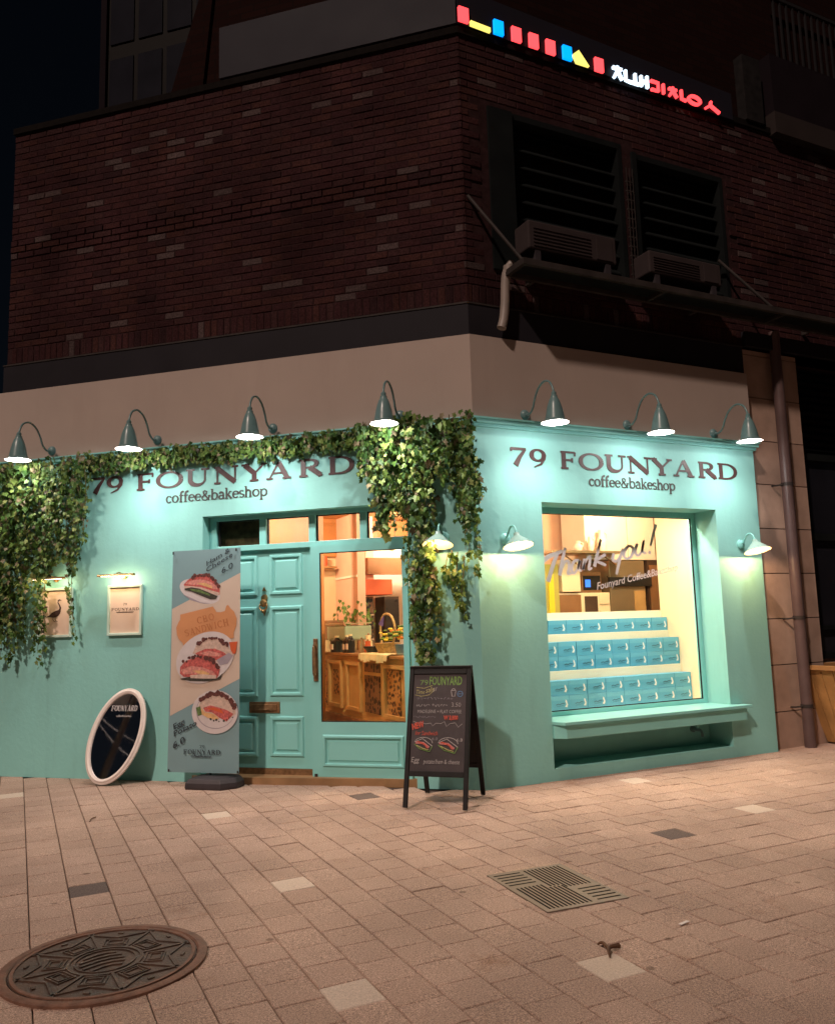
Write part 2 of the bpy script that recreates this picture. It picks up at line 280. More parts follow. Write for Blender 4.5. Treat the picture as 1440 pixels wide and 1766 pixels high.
# ------------------------------------------------------------------ mesh builder
class B:
    def __init__(s): s.v = []; s.f = []
    def add(s, vs, fs):
        k = len(s.v); s.v += [tuple(p) for p in vs]; s.f += [tuple(i + k for i in f) for f in fs]; return s
    def box(s, x0, x1, y0, y1, z0, z1):
        return s.add([(x0, y0, z0), (x1, y0, z0), (x1, y1, z0), (x0, y1, z0), (x0, y0, z1), (x1, y0, z1), (x1, y1, z1), (x0, y1, z1)],
                     [(0, 3, 2, 1), (4, 5, 6, 7), (0, 1, 5, 4), (1, 2, 6, 5), (2, 3, 7, 6), (3, 0, 4, 7)])
    def prism(s, poly, z0, z1):                       # plan polygon extruded upward
        n = len(poly); s.add([(p[0], p[1], z0) for p in poly] + [(p[0], p[1], z1) for p in poly],
            [tuple(range(n - 1, -1, -1)), tuple(range(n, 2 * n))] + [(i, (i + 1) % n, n + (i + 1) % n, n + i) for i in range(n)]); return s
    def plate(s, poly, y0, y1):                       # x,z polygon extruded in y
        n = len(poly); s.add([(p[0], y0, p[1]) for p in poly] + [(p[0], y1, p[1]) for p in poly],
            [tuple(range(n)), tuple(range(2 * n - 1, n - 1, -1))] + [(i, n + i, n + (i + 1) % n, (i + 1) % n) for i in range(n)]); return s
    def lathe(s, prof, seg=20, axis='z', c=(0, 0, 0), cap=True):
        vs = []
        for r, h in prof:
            for i in range(seg):
                a = 2 * PI * i / seg; x, y = r * math.cos(a), r * math.sin(a)
                if axis == 'z': vs.append((c[0] + x, c[1] + y, c[2] + h))
                elif axis == 'y': vs.append((c[0] + x, c[1] + h, c[2] + y))
                else: vs.append((c[0] + h, c[1] + x, c[2] + y))
        fs = []
        for j in range(len(prof) - 1):
            for i in range(seg):
                fs.append((j * seg + i, j * seg + (i + 1) % seg, (j + 1) * seg + (i + 1) % seg, (j + 1) * seg + i))
        if cap:
            fs.append(tuple(range(seg - 1, -1, -1))); fs.append(tuple((len(prof) - 1) * seg + i for i in range(seg)))
        return s.add(vs, fs)
    def tube(s, pts, r, seg=10, smooth=6):
        pts = [Vector(p) for p in pts]
        if smooth > 1 and len(pts) > 2:               # Catmull-Rom
            q = []
            for i in range(len(pts) - 1):
                p0, p1, p2, p3 = pts[max(0, i - 1)], pts[i], pts[i + 1], pts[min(len(pts) - 1, i + 2)]
                for k in range(smooth):
                    t = k / smooth
                    q.append(0.5 * ((2 * p1) + (p2 - p0) * t + (2 * p0 - 5 * p1 + 4 * p2 - p3) * t * t + (3 * p1 - p0 - 3 * p2 + p3) * t ** 3))
            pts = q + [pts[-1]]
        vs = []; up = Vector((0.13, 0.31, 0.94))
        for i, p in enumerate(pts):
            d = (pts[min(i + 1, len(pts) - 1)] - pts[max(i - 1, 0)]).normalized()
            a = d.cross(up); a = a.normalized() if a.length > 1e-4 else Vector((1, 0, 0)); b = d.cross(a)
            rr = r[0] + (r[1] - r[0]) * i / (len(pts) - 1) if isinstance(r, tuple) else r
            for k in range(seg):
                t = 2 * PI * k / seg; vs.append(p + a * rr * math.cos(t) + b * rr * math.sin(t))
        n = len(pts)
        fs = [(j * seg + k, j * seg + (k + 1) % seg, (j + 1) * seg + (k + 1) % seg, (j + 1) * seg + k) for j in range(n - 1) for k in range(seg)]
        fs += [tuple(range(seg - 1, -1, -1)), tuple((n - 1) * seg + k for k in range(seg))]
        return s.add(vs, fs)
    def ball(s, c, r, seg=12, rings=8, sz=1.0):
        prof = [(max(1e-4, r * math.sin(PI * i / rings)), -r * sz * math.cos(PI * i / rings)) for i in range(rings + 1)]
        return s.lathe(prof, seg, 'z', c, cap=False)
    def ribbon(s, pts, wid, y, depth=0.0):            # flat stroke in x,z at depth y (towards -y is the viewer)
        n = len(pts); L_, R_ = [], []
        for i, p in enumerate(pts):
            a = pts[max(0, i - 1)]; b = pts[min(n - 1, i + 1)]
            dx, dz = b[0] - a[0], b[1] - a[1]; l = math.hypot(dx, dz) or 1; wv = wid[i] if isinstance(wid, (list, tuple)) else wid
            L_.append((p[0] - dz / l * wv / 2, p[1] + dx / l * wv / 2)); R_.append((p[0] + dz / l * wv / 2, p[1] - dx / l * wv / 2))
        if depth == 0:
            vs = [(q[0], y, q[1]) for q in L_] + [(q[0], y, q[1]) for q in R_]
            return s.add(vs, [(i, i + 1, n + i + 1, n + i) for i in range(n - 1)])
        vs = []
        for yy in (y - depth, y): vs += [(q[0], yy, q[1]) for q in L_] + [(q[0], yy, q[1]) for q in R_]
        fs = []
        for i in range(n - 1):
            fs += [(i, i + 1, n + i + 1, n + i), (i, 2 * n + i, 2 * n + i + 1, i + 1), (n + i, n + i + 1, 3 * n + i + 1, 3 * n + i)]
        fs += [(0, n, 3 * n, 2 * n), (n - 1, 3 * n - 1, 4 * n - 1, 2 * n - 1)]
        return s.add(vs, fs)
    def panel(s, x0, x1, z0, z1, prof, y=0.0):        # moulded panel: rings (inset, depth towards viewer)
        vs = []; fs = []
        for i, (ins, d) in enumerate(prof):
            vs += [(x0 + ins, y - d, z0 + ins), (x1 - ins, y - d, z0 + ins), (x1 - ins, y - d, z1 - ins), (x0 + ins, y - d, z1 - ins)]
            if i:
                k = 4 * (i - 1)
                fs += [(k + j, k + (j + 1) % 4, k + 4 + (j + 1) % 4, k + 4 + j) for j in range(4)]
        k = 4 * (len(prof) - 1); fs.append((k, k + 1, k + 2, k + 3)); return s.add(vs, fs)
    def mesh(s, name):
        m = bpy.data.meshes.new(name); m.from_pydata(s.v, [], s.f); m.validate(); m.update(); return m

def link(o, parent=None):
    COL.objects.link(o)
    if parent is not None: o.parent = parent
    return o
def fix_normals(m):
    bm = bmesh.new(); bm.from_mesh(m); bmesh.ops.recalc_face_normals(bm, faces=bm.faces); bm.to_mesh(m); bm.free()
def obj(name, b, material, parent=None, smooth=False, bevel=0.0, loc=None, rz=None, recalc=True):
    m = b.mesh(name) if isinstance(b, B) else b
    if recalc and isinstance(b, B): fix_normals(m)
    m.materials.append(MATS[material]) if not m.materials else None
    if smooth:
        m.shade_smooth(); m.set_sharp_from_angle(angle=math.radians(38))
    o = bpy.data.objects.new(name, m); link(o, parent)
    if loc is not None: o.location = loc
    if rz is not None: o.rotation_euler.z = rz
    if bevel:
        md = o.modifiers.new('edge', 'BEVEL'); md.width = bevel; md.segments = 2; md.limit_method = 'ANGLE'
    return o
def tag(o, label=None, cat=None, group=None, kind=None):
    if label: o['label'] = label
    if cat: o['category'] = cat
    if group: o['group'] = group
    if kind: o['kind'] = kind
    return o
def thing(name, label, cat, loc=(0, 0, 0), rz=0.0, group=None):
    o = bpy.data.objects.new(name, None); o.empty_display_size = 0.1; link(o); o.location = loc; o.rotation_euler.z = rz
    return tag(o, label, cat, group)
def copy_tree(o, parent=None):
    c = o.copy(); COL.objects.link(c); c.parent = parent
    for ch in list(o.children): copy_tree(ch, c)
    return c
def point(parent, loc, watts, col, radius=0.03, name='lamp_light'):
    d = bpy.data.lights.new(name, 'POINT'); d.energy = watts; d.color = col; d.shadow_soft_size = radius
    o = bpy.data.objects.new(name, d); link(o, parent); o.location = loc; return o

# ------------------------------------------------------------------ lettering
def arc(cx, cy, rx, ry, a0, a1, n=14):
    return [(cx + rx * math.cos(math.radians(a0 + (a1 - a0) * i / n)), cy + ry * math.sin(math.radians(a0 + (a1 - a0) * i / n))) for i in range(n + 1)]
# caps: strokes in a unit box; 'T' thick, 't' thin, None = pen contrast by direction
CAPS = {
 'F': [([(.24, 0), (.24, 1)], 'T'), ([(.06, .975), (.96, .975)], 't'), ([(.955, 1), (.935, .76)], 't'), ([(.24, .51), (.76, .51)], 't'), ([(.76, .64), (.76, .38)], 't'), ([(.04, .02), (.5, .02)], 't')],
 'O': [(arc(.5, .5, .43, .47, 0, 360, 40), None)],
 'U': [([(.17, 1), (.17, .36)] + arc(.485, .36, .315, .33, 180, 360, 18) + [(.80, 1)], 'U'), ([(.0, .98), (.36, .98)], 't'), ([(.64, .98), (.98, .98)], 't')],
 'N': [([(.13, 0), (.13, 1)], 't'), ([(.10, .97), (.87, .03)], 'T'), ([(.87, 0), (.87, 1)], 't'), ([(.0, .02), (.27, .02)], 't'), ([(.0, .98), (.15, .98)], 't'), ([(.73, .98), (1, .98)], 't')],
 'Y': [([(.12, .98), (.5, .46)], 'T'), ([(.9, .98), (.52, .46)], 't'), ([(.5, .5), (.5, 0)], 'T'), ([(.0, .98), (.30, .98)], 't'), ([(.75, .98), (1, .98)], 't'), ([(.33, .02), (.67, .02)], 't')],
 'A': [([(.5, 1), (.13, 0)], 't'), ([(.5, 1), (.85, 0)], 'T'), ([(.24, .34), (.74, .34)], 't'), ([(.0, .02), (.27, .02)], 't'), ([(.66, .02), (1, .02)], 't')],
 'R': [([(.2, 0), (.2, 1)], 'T'), ([(.04, .975), (.45, .975)] + arc(.45, .745, .30, .23, 90, -90, 14) + [(.2, .515)], None), ([(.46, .52), (.93, .02)], 'T'), ([(.03, .02), (.38, .02)], 't'), ([(.80, .02), (1, .02)], 't')],
 'D': [([(.18, 0), (.18, 1)], 'T'), ([(.03, .975), (.42, .975)] + arc(.42, .5, .50, .475, 90, -90, 20) + [(.03, .025)], None)],
 '7': [([(.04, .955), (.97, .955)], 't7'), ([(.045, 1), (.06, .80)], 't'), ([(.93, .95), (.58, .5), (.30, 0)], 'tap')],
 '9': [(arc(.45, .66, .35, .315, 0, 360, 30), None), ([(.81, .70), (.80, .45), (.62, .15), (.22, -.04)], 'tap2')],
 'C': [(arc(.53, .5, .43, .47, 45, 315, 26), None), ([(.86, .95), (.86, .72)], 't')],
 'B': [([(.18, 0), (.18, 1)], 'T'), ([(.04, .975), (.42, .975)] + arc(.42, .755, .28, .22, 90, -90, 12) + [(.18, .535)], None), ([(.42, .515)] + arc(.44, .27, .38, .245, 90, -90, 12) + [(.04, .025)], None)],
 'S': [(arc(.5, .74, .32, .23, 30, 270, 14)[:-1] + arc(.5, .26, .34, .245, 90, -150, 14), None)],
 'W': [([(.06, .98), (.3, .02)], 'T'), ([(.3, .02), (.5, .98)], 't'), ([(.46, .98), (.7, .02)], 'T'), ([(.7, .02), (.95, .98)], 't'), ([(0, .98), (.2, .98)], 't'), ([(.85, .98), (1, .98)], 't')],
 'I': [([(.5, 0), (.5, 1)], 'T'), ([(.2, .98), (.8, .98)], 't'), ([(.2, .02), (.8, .02)], 't')],
 'H': [([(.18, 0), (.18, 1)], 'T'), ([(.82, 0), (.82, 1)], 'T'), ([(.18, .51), (.82, .51)], 't'), ([(.02, .98), (.34, .98)], 't'), ([(.66, .98), (.98, .98)], 't'), ([(.02, .02), (.34, .02)], 't'), ([(.66, .02), (.98, .02)], 't')],
}
LOW = {  # x-height 1, (strokes, advance)
 'c': ([(arc(.42, .5, .34, .46, 45, 318, 16), None), ([(.66, .82), (.66, .72)], 'T')], .80),
 'o': ([(arc(.48, .5, .38, .46, 0, 360, 26), None)], .98),
 'f': ([([(.26, 0), (.26, 1.15)] + arc(.52, 1.15, .26, .34, 180, 60, 8), 'T'), ([(.06, .94), (.6, .94)], 't'), ([(.08, .03), (.48, .03)], 't')], .64),
 'e': ([([(.12, .54), (.80, .54)] + arc(.46, .5, .36, .46, 5, 318, 20), None)], .88),
 '&': ([([(1.12, .62), (.98, .22), (.62, .0), (.24, .08), (.12, .36), (.36, .68), (.70, .92), (.74, 1.22), (.50, 1.38), (.30, 1.22), (.36, .92), (1.08, .02)], None), ([(.92, .64), (1.26, .64)], 't')], 1.30),
 'b': ([([(.20, 0), (.20, 1.52)], 'T'), ([(.02, 1.48), (.20, 1.48)], 't'), (arc(.53, .5, .36, .46, 0, 360, 24), None)], 1.02),
 'a': ([([(.14, .78)] + arc(.40, .66, .27, .30, 140, 0, 8) + [(.67, .16), (.84, .05)], 'T'), (arc(.40, .27, .28, .25, 60, 330, 14), None)], .90),
 'k': ([([(.20, 0), (.20, 1.52)], 'T'), ([(.02, 1.48), (.20, 1.48)], 't'), ([(.20, .42), (.72, .97)], 't'), ([(.36, .58), (.84, .03)], 'T'), ([(.04, .03), (.38, .03)], 't'), ([(.56, .97), (.86, .97)], 't'), ([(.66, .03), (.96, .03)], 't')], .96),
 's': ([(arc(.36, .735, .25, .22, 30, 270, 12)[:-1] + arc(.36, .26, .27, .22, 90, -150, 12), None)], .74),
 'h': ([([(.20, 0), (.20, 1.52)], 'T'), ([(.02, 1.48), (.20, 1.48)], 't'), ([(.20, .6)] + arc(.50, .62, .28, .33, 170, 0, 9) + [(.78, 0)], 'T'), ([(.04, .03), (.38, .03)], 't'), ([(.60, .03), (.96, .03)], 't')], 1.0),
 'p': ([([(.20, -.5), (.20, .97)], 'T'), ([(.02, .95), (.20, .95)], 't'), ([(.04, -.47), (.40, -.47)], 't'), (arc(.54, .5, .36, .46, 0, 360, 24), None)], 1.02),
}
def glyph(b, strokes, x0, w_, z0, h, T, t, y, depth, slant=0.0):
    for k, (pts, wd) in enumerate(strokes):
        q = [(x0 + p[0] * w_ + slant * p[1] * h, z0 + p[1] * h) for p in pts]
        n = len(q); W = []
        for i in range(n):
            if wd == 'T': v = T
            elif wd == 't': v = t
            elif wd == 't7': v = t * 1.35
            elif wd == 'tap': v = t * 1.2 + (T * 1.15 - t * 1.2) * i / (n - 1)
            elif wd == 'tap2': v = T * 1.0 + (t * .5 - T * 1.0) * (i / (n - 1)) ** .8
            elif wd == 'U': v = T if i < n * .25 else (t if i > n * .72 else T + (t - T) * (i / n - .25) / .47)
            else:
                a, c = q[max(0, i - 1)], q[min(n - 1, i + 1)]
                if len(pts) > 5 and pts[0] == pts[-1]: a, c = q[(i - 1) if i else n - 2], q[(i + 1) if i < n - 1 else 1]
                dx, dz = c[0] - a[0], c[1] - a[1]; l = math.hypot(dx, dz) or 1
                v = t + (T - t) * abs(dz / l) ** 1.6
            W.append(v)
        b.ribbon(q, W, y - 0.0005 * k, depth)
def low_text(b, text, x0, z0, xh, T, t, y, depth, width=None):
    tot = sum(LOW[c][1] for c in text) * xh; kx = (width / tot) if width else 1; x = x0
    for c in text:
        st, adv = LOW[c]; glyph(b, st, x, xh * kx, z0, xh, T, t, y, depth); x += adv * xh * kx
def cap_text(b, text, x0, x1, z0, h, T, t, y, depth=0, gap=.18, slant=0.0):
    n = len(text); wch = [(.5 if c in ' I' else 1.25 if c == 'W' else 1.0) for c in text]
    u = (x1 - x0) / (sum(wch) + gap * (n - 1)); x = x0
    for c, k in zip(text, wch):
        if c != ' ': glyph(b, CAPS[c], x, u * k, z0, h, T, t, y, depth, slant)
        x += u * (k + gap)
DG = None
def font_mesh(txt, size, shear=0.0, width=None, bold=0.0, extrude=0.0):
    """plain sans lettering from the built-in font, laid in x,z facing -y"""
    c = bpy.data.curves.new('lettering', 'FONT'); c.body = txt; c.size = size; c.shear = shear; c.offset = bold; c.extrude = extrude; c.resolution_u = 2
    o = bpy.data.objects.new('lettering_source', c); COL.objects.link(o)
    m = bpy.data.meshes.new_from_object(o.evaluated_get(bpy.context.evaluated_depsgraph_get()))
    bpy.data.objects.remove(o); bpy.data.curves.remove(c)
    xs = [v.co.x for v in m.vertices] or [0, 1]
    k = (width / (max(xs) - min(xs))) if width else 1; x0 = min(xs)
    for v in m.vertices: v.co = Vector(((v.co.x - x0) * k, -v.co.z, v.co.y))
    return m
def put_font(name, txt, size, material, parent, loc, rot=0.0, **kw):
    m = font_mesh(txt, size, **kw); m.name = name; m.materials.append(MATS[material])
    o = bpy.data.objects.new(name, m); link(o, parent); o.location = loc; o.rotation_euler = (0, rot, 0); return o

# ================================================================== PAVEMENT
def project(p):
    v = cam.matrix_world.inverted() @ Vector(p)
    if v.z > -0.1: return None
    return (0.5 + v.x / -v.z * 35.42 / 36, 0.5 + v.y / -v.z * 35.42 / 36 * 834 / 1024, -v.z)
g = B(); g.add([(-40, -40, -0.014), (40, -40, -0.014), (40, 40, -0.014), (-40, 40, -0.014)], [(0, 1, 2, 3)])
pavement = tag(obj('pavement', g, 'ground_sand', recalc=False), 'pink grey granite paved square in front of the shop', None, None, 'structure')
P = 0.213; PX = 0.2; JX = -0.44; GAP = 0.005; CH = 0.0035
def paver_geo(b, x0, x1, y0, y1, z=0.0, dz=0.0, tilt=(0, 0)):
    x0 += GAP / 2; x1 -= GAP / 2; y0 += GAP / 2; y1 -= GAP / 2
    t = [(x0 + CH, y0 + CH), (x1 - CH, y0 + CH), (x1 - CH, y1 - CH), (x0 + CH, y1 - CH)]; m = [(x0, y0), (x1, y0), (x1, y1), (x0, y1)]
    cx, cy = (x0 + x1) / 2, (y0 + y1) / 2
    zz = lambda p: dz + (p[0] - cx) * tilt[0] + (p[1] - cy) * tilt[1]
    vs = [(p[0], p[1], zz(p)) for p in t] + [(p[0], p[1], zz(p) - CH) for p in m] + [(p[0], p[1], -0.03) for p in m]
    fs = [(0, 1, 2, 3)] + [(4 + i, 4 + (i + 1) % 4, (i + 1) % 4, i) for i in range(4)] + [(8 + i, 8 + (i + 1) % 4, 4 + (i + 1) % 4, 4 + i) for i in range(4)]
    b.add(vs, fs)
rp = random.Random(3); cells = []
def outside(cx, cy):                                  # only in front of the two facades
    return (Vector((cx, cy, 0)).dot(nL) > -0.05 or cx > 0.4) and (cy < 0.12 or cx < 0)
k = 0
while JX - k * PX > -6.6:                              # columns running towards the street, half staggered
    x1 = JX - k * PX; x0 = x1 - PX; y = -6.128 + (P * .38 if k % 2 else 0)
    while y < 4.6:
        if outside((x0 + x1) / 2, y + P / 2): cells.append((x0, x1, y, y + P))
        y += P
    k += 1
j = 0; y = -6.2
while y < 0.15:                                       # rows running along the window side, half stones at the seam
    x = JX
    if j % 2: cells.append((x, x + P / 2, y, y + P)); x += P / 2
    while x < 6.8:
        cells.append((x, x + P, y, y + P)); x += P
    y += P; j += 1
pale_at = [(-2.15, -1.54), (-2.384, -3.0), (-1.32, -3.24), (-2.07, .46), (1.258, -1.515), (1.245, -.437), (-3.584, 2.236)]
dark_at = [(-3.142, -1.065), (-.971, .404), (.329, -1.788)]
def nearest(p, taken):
    return min((i for i in range(len(cells)) if i not in taken and cells[i][1] - cells[i][0] > .15), key=lambda i: ((cells[i][0] + cells[i][1]) / 2 - p[0]) ** 2 + ((cells[i][2] + cells[i][3]) / 2 - p[1]) ** 2)
kind = {}
for p in pale_at: kind[nearest(p, kind)] = 'paver_pale'
for p in dark_at: kind[nearest(p, kind)] = 'paver_dark'
seen = []
for i, c in enumerate(cells):
    q = project(((c[0] + c[1]) / 2, (c[2] + c[3]) / 2, 0))
    if q and -0.03 < q[0] < 1.03 and -0.03 < q[1] < 1.03: seen.append((q[2], i))
seen.sort()
single = [i for d, i in seen[:290]]
for i in kind:
    if i not in single: single.append(i)
shapes = {}
def paver_mesh(key, material):
    if (key, material) in shapes: return shapes[key, material]
    b = B(); r = random.Random(key[1] * 7 + ord(key[0]))
    w_ = P / 2 if key[0] == 'h' else PX if key[0] == 'c' else P
    paver_geo(b, -w_ / 2, w_ / 2, -P / 2, P / 2, dz=r.uniform(-.0022, .0022), tilt=(r.uniform(-.011, .011), r.uniform(-.011, .011)))
    m = b.mesh('paver'); m.materials.append(MATS[material]); shapes[key, material] = m; return m
for i in single:
    c = cells[i]; half = c[1] - c[0] < .14
    m = paver_mesh(('h' if half else 'c' if c[1] - c[0] < .206 else 'f', rp.randrange(9)), kind.get(i, 'paver_granite'))
    o = bpy.data.objects.new('paver', m); link(o, pavement); o.location = ((c[0] + c[1]) / 2, (c[2] + c[3]) / 2, 0)
pb = B(); ss = set(single)
for i, c in enumerate(cells):
    if i not in ss: paver_geo(pb, *c, dz=rp.uniform(-.0022, .0022), tilt=(rp.uniform(-.011, .011), rp.uniform(-.011, .011)))
tag(obj('paver_field', pb, 'paver_granite', pavement, recalc=False), kind='stuff')

# ================================================================== THE CORNER BUILDING
bld = thing('corner_building', 'dark brick corner building with a mint green shopfront on its ground floor', 'building')
def band(b, oo, oi, sL, xR, z0, z1, sI=None, xI=None):
    """a wall strip that turns the corner: outer face at oo, inner at oi"""
    a = PL(sL, oo); c = corner(oo); d = PR(xR, oo); e = PR(xR, oi); f = corner(oi); h = PL(sL, oi)
    b.prism([(a.x, a.y), (c.x, c.y), (d.x, d.y), (e.x, e.y), (f.x, f.y), (h.x, h.y)], z0, z1)
def lpiece(b, s0, s1, oo, oi, z0, z1):
    q = [PL(s1, oo), PL(s0, oo), PL(s0, oi), PL(s1, oi)]; b.prism([(p.x, p.y) for p in q], z0, z1)
TH = -0.16
SE, XE = 5.2, 3.39                                    # ends of the shopfront box
wl = B(); lpiece(wl, 2.665, SE, 0, TH, 0, 2.455)
obj('shopfront_wall', wl, 'teal_paint', bld)
wr = B(); wr.box(2.79, XE, 0, 0.34, 0, 2.44)
obj('shopfront_wall', wr, 'teal_paint', bld)
pier = B(); q = [PL(.60, 0), Vector((0, 0, 0)), PR(.68, 0), PR(.68, -.34), Vector((.385 * .34, .34, 0)), PL(.60, -.34)]
pier.prism([(p.x, p.y) for p in q], 0, 2.44)
obj('corner_pier', pier, 'teal_paint', bld)
hd = B(); band(hd, 0, -.34, SE, XE, 2.455, 3.09)
q = [PL(.60, 0), Vector((0, 0, 0)), PR(XE, 0), PR(XE, -.34), Vector((.385 * .34, .34, 0)), PL(.60, -.34)]
hd.prism([(p.x, p.y) for p in q], 2.44, 2.455)
obj('shopfront_header', hd, 'teal_paint', bld)
cn = B(); band(cn, .030, -.1, SE, XE + .02, 3.085, 3.115); band(cn, .055, -.1, SE, XE + .035, 3.115, 3.150); band(cn, .068, -.1, SE, XE + .045, 3.150, 3.168)
obj('cornice', cn, 'teal_gloss', bld, bevel=.004)
be = B(); band(be, 0, -.3, SE, XE, 3.168, 3.93); obj('fascia', be, 'beige_render', bld)
db = B(); band(db, -.02, -.3, 5.08, XE - .01, 3.93, 4.235); obj('dark_fascia_band', db, 'dark_metal', bld)
dt = B(); band(dt, -.012, -.3, 5.085, XE - .005, 4.225, 4.24); obj('drip_edge', dt, 'steel', bld)
# window side: low wall, bench recess
low = B()
low.box(.68, 2.79, 0, .34, 0, .105); low.box(.68, 2.79, .30, .34, .105, .50); low.box(.68, 2.79, .02, .34, .415, .50)
obj('window_apron', low, 'teal_paint', bld)
bs = B(); bs.prism([(.68, .31), (.68, -.02), (.73, -.125), (2.95, -.125), (2.95, -.02), (2.79, -.003), (2.79, .31)], .475, .505)
obj('window_bench', bs, 'teal_gloss', bld, bevel=.004)
ba = B(); ba.prism([(.684, .016), (.684, -.02), (.76, -.098), (2.90, -.098), (2.90, -.003), (2.79, -.003), (2.79, .016)], .36, .470)
obj('bench_apron', ba, 'teal_gloss', bld, bevel=.003)
# shop floor, room shell
fl = B(); fl.prism([(-2.05, 1.75), (-.25, .35), (.3, .3), (5.3, .33), (5.3, 5.5), (-2.05, 5.5)], -.01, .06); obj('shop_floor', fl, 'wood_floor', bld)
ce = B(); ce.prism([(-3.4, 3.2), (0.1, .2), (4.2, .2), (4.2, .75), (5.3, .75), (5.3, 7.4), (-3.4, 7.4)], 2.96, 3.02); obj('shop_ceiling', ce, 'ceiling_tan', bld)
bw = B(); bw.box(-3.4, 5.3, 5.5, 5.6, 0, 2.96); obj('back_wall', bw, 'tan_wall', bld)
sw = B(); sw.box(5.3, 5.4, .75, 5.6, 0, 2.96); obj('side_wall', sw, 'white_wall', bld)
fz = B(); fz.box(-3.4, 2.2, 5.44, 5.5, 2.40, 2.96); fz_ = obj('wood_frieze', fz, 'oak_orange', bld)
for i in range(9): b = B(); b.panel(-3.3 + i * .6, -2.76 + i * .6, 2.46, 2.90, [(0, 0), (.02, .012), (.05, .002)], 5.44); obj('frieze_panel', b, 'oak_orange', fz_)
s2 = B(); q = [PL(2.95, -.17), PL(2.85, -.17), PL(2.85, -3.4), PL(2.95, -3.4)]; s2.prism([(p.x, p.y) for p in q], 0, 2.96); obj('side_wall', s2, 'oak_orange', bld)

# ---- brick storey -------------------------------------------------
BO = -.03
bk = B(); oo_ = BO - .006
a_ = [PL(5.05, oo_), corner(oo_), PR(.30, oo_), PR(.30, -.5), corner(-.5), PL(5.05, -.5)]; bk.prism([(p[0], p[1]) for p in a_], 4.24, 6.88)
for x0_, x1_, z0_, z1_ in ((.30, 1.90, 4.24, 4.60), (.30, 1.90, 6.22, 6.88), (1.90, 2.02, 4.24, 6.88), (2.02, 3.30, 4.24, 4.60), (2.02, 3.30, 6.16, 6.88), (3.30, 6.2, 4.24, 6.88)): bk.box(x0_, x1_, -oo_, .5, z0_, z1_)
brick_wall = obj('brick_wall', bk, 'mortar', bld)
BW, BH, MJ = .205, .062, .011
openings_R = [(.30, 1.90, 4.60, 6.22), (2.02, 3.30, 4.60, 6.16)]
bricks = []                                            # (side, along, z, width, height)
def lay(side, length, z0, z1, shift=0.0):
    z = z0; r = 0
    while z + BH <= z1 + 1e-6:
        x = 0.0 - ((BW + MJ) / 2 if r % 2 else 0)
        while x < length:
            a, c = max(x, 0), min(x + BW, length)
            if c - a > .05:
                ok = True
                if side == 'R':
                    for (u0, u1, v0, v1) in openings_R:
                        if c > u0 and a < u1 and z + BH > v0 and z < v1: ok = False
                if ok: bricks.append((side, a, z, c - a, BH))
            x += BW + MJ
        z += BH + MJ * .9; r += 1
lay('L', 5.05, 4.42, 6.86); lay('R', 6.2, 4.42, 6.86)
for side, length in (('L', 5.05), ('R', 6.2)):        # upright soldier course above the metal band
    x = 0
    while x + .062 < length: bricks.append((side, x, 4.245, .062, .165)); x += .0725
rb = random.Random(11)
def brick_pose(bk_):
    side, a, z, w_, h_ = bk_
    if side == 'L': c = PL(a + w_ / 2, BO, z + h_ / 2); return c, RL
    c = PR(a + w_ / 2, BO, z + h_ / 2); return c, 0.0
def brick_prot(bk_): return (.009 if 5.42 < bk_[2] < 5.60 else 0.0)
order = []
for i, q in enumerate(bricks):
    c, rz = brick_pose(q); pj = project(c)
    if pj and -.02 < pj[0] < 1.02 and -.02 < pj[1] < 1.02: order.append((pj[2] / (q[3] ** .5), i))
order.sort(); one = set(i for d, i in order[:300])
bmesh_cache = {}
def brick_box(b, w_, h_, c=None, rz=0.0, pr=0.0, dep=.05):
    e = .004; o_ = -pr
    vs = [(-w_/2 + e, o_, -h_/2 + e), (w_/2 - e, o_, -h_/2 + e), (w_/2 - e, o_, h_/2 - e), (-w_/2 + e, o_, h_/2 - e),
          (-w_/2, o_ + e, -h_/2), (w_/2, o_ + e, -h_/2), (w_/2, o_ + e, h_/2), (-w_/2, o_ + e, h_/2),
          (-w_/2, dep, -h_/2), (w_/2, dep, -h_/2), (w_/2, dep, h_/2), (-w_/2, dep, h_/2)]
    if c is not None:
        cs, sn = math.cos(rz), math.sin(rz); vs = [(c.x + x * cs - y * sn, c.y + x * sn + y * cs, c.z + z) for x, y, z in vs]
    b.add(vs, [(0, 1, 2, 3)] + [(4 + i, 4 + (i + 1) % 4, (i + 1) % 4, i) for i in range(4)] + [(8 + i, 8 + (i + 1) % 4, 4 + (i + 1) % 4, 4 + i) for i in range(4)])
rest = B()
for i, q in enumerate(bricks):
    c, rz = brick_pose(q); pr = brick_prot(q) + rb.choice((0, 0, .001, .003, -.002))
    if i in one:
        key = (round(q[3], 3), q[4], pr)
        if key not in bmesh_cache:
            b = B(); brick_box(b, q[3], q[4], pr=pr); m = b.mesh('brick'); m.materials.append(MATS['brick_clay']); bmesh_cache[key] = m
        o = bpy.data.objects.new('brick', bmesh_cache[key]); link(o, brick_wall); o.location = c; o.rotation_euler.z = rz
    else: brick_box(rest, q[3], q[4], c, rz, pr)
tag(obj('brick_field', rest, 'brick_clay', brick_wall, recalc=False), kind='stuff')

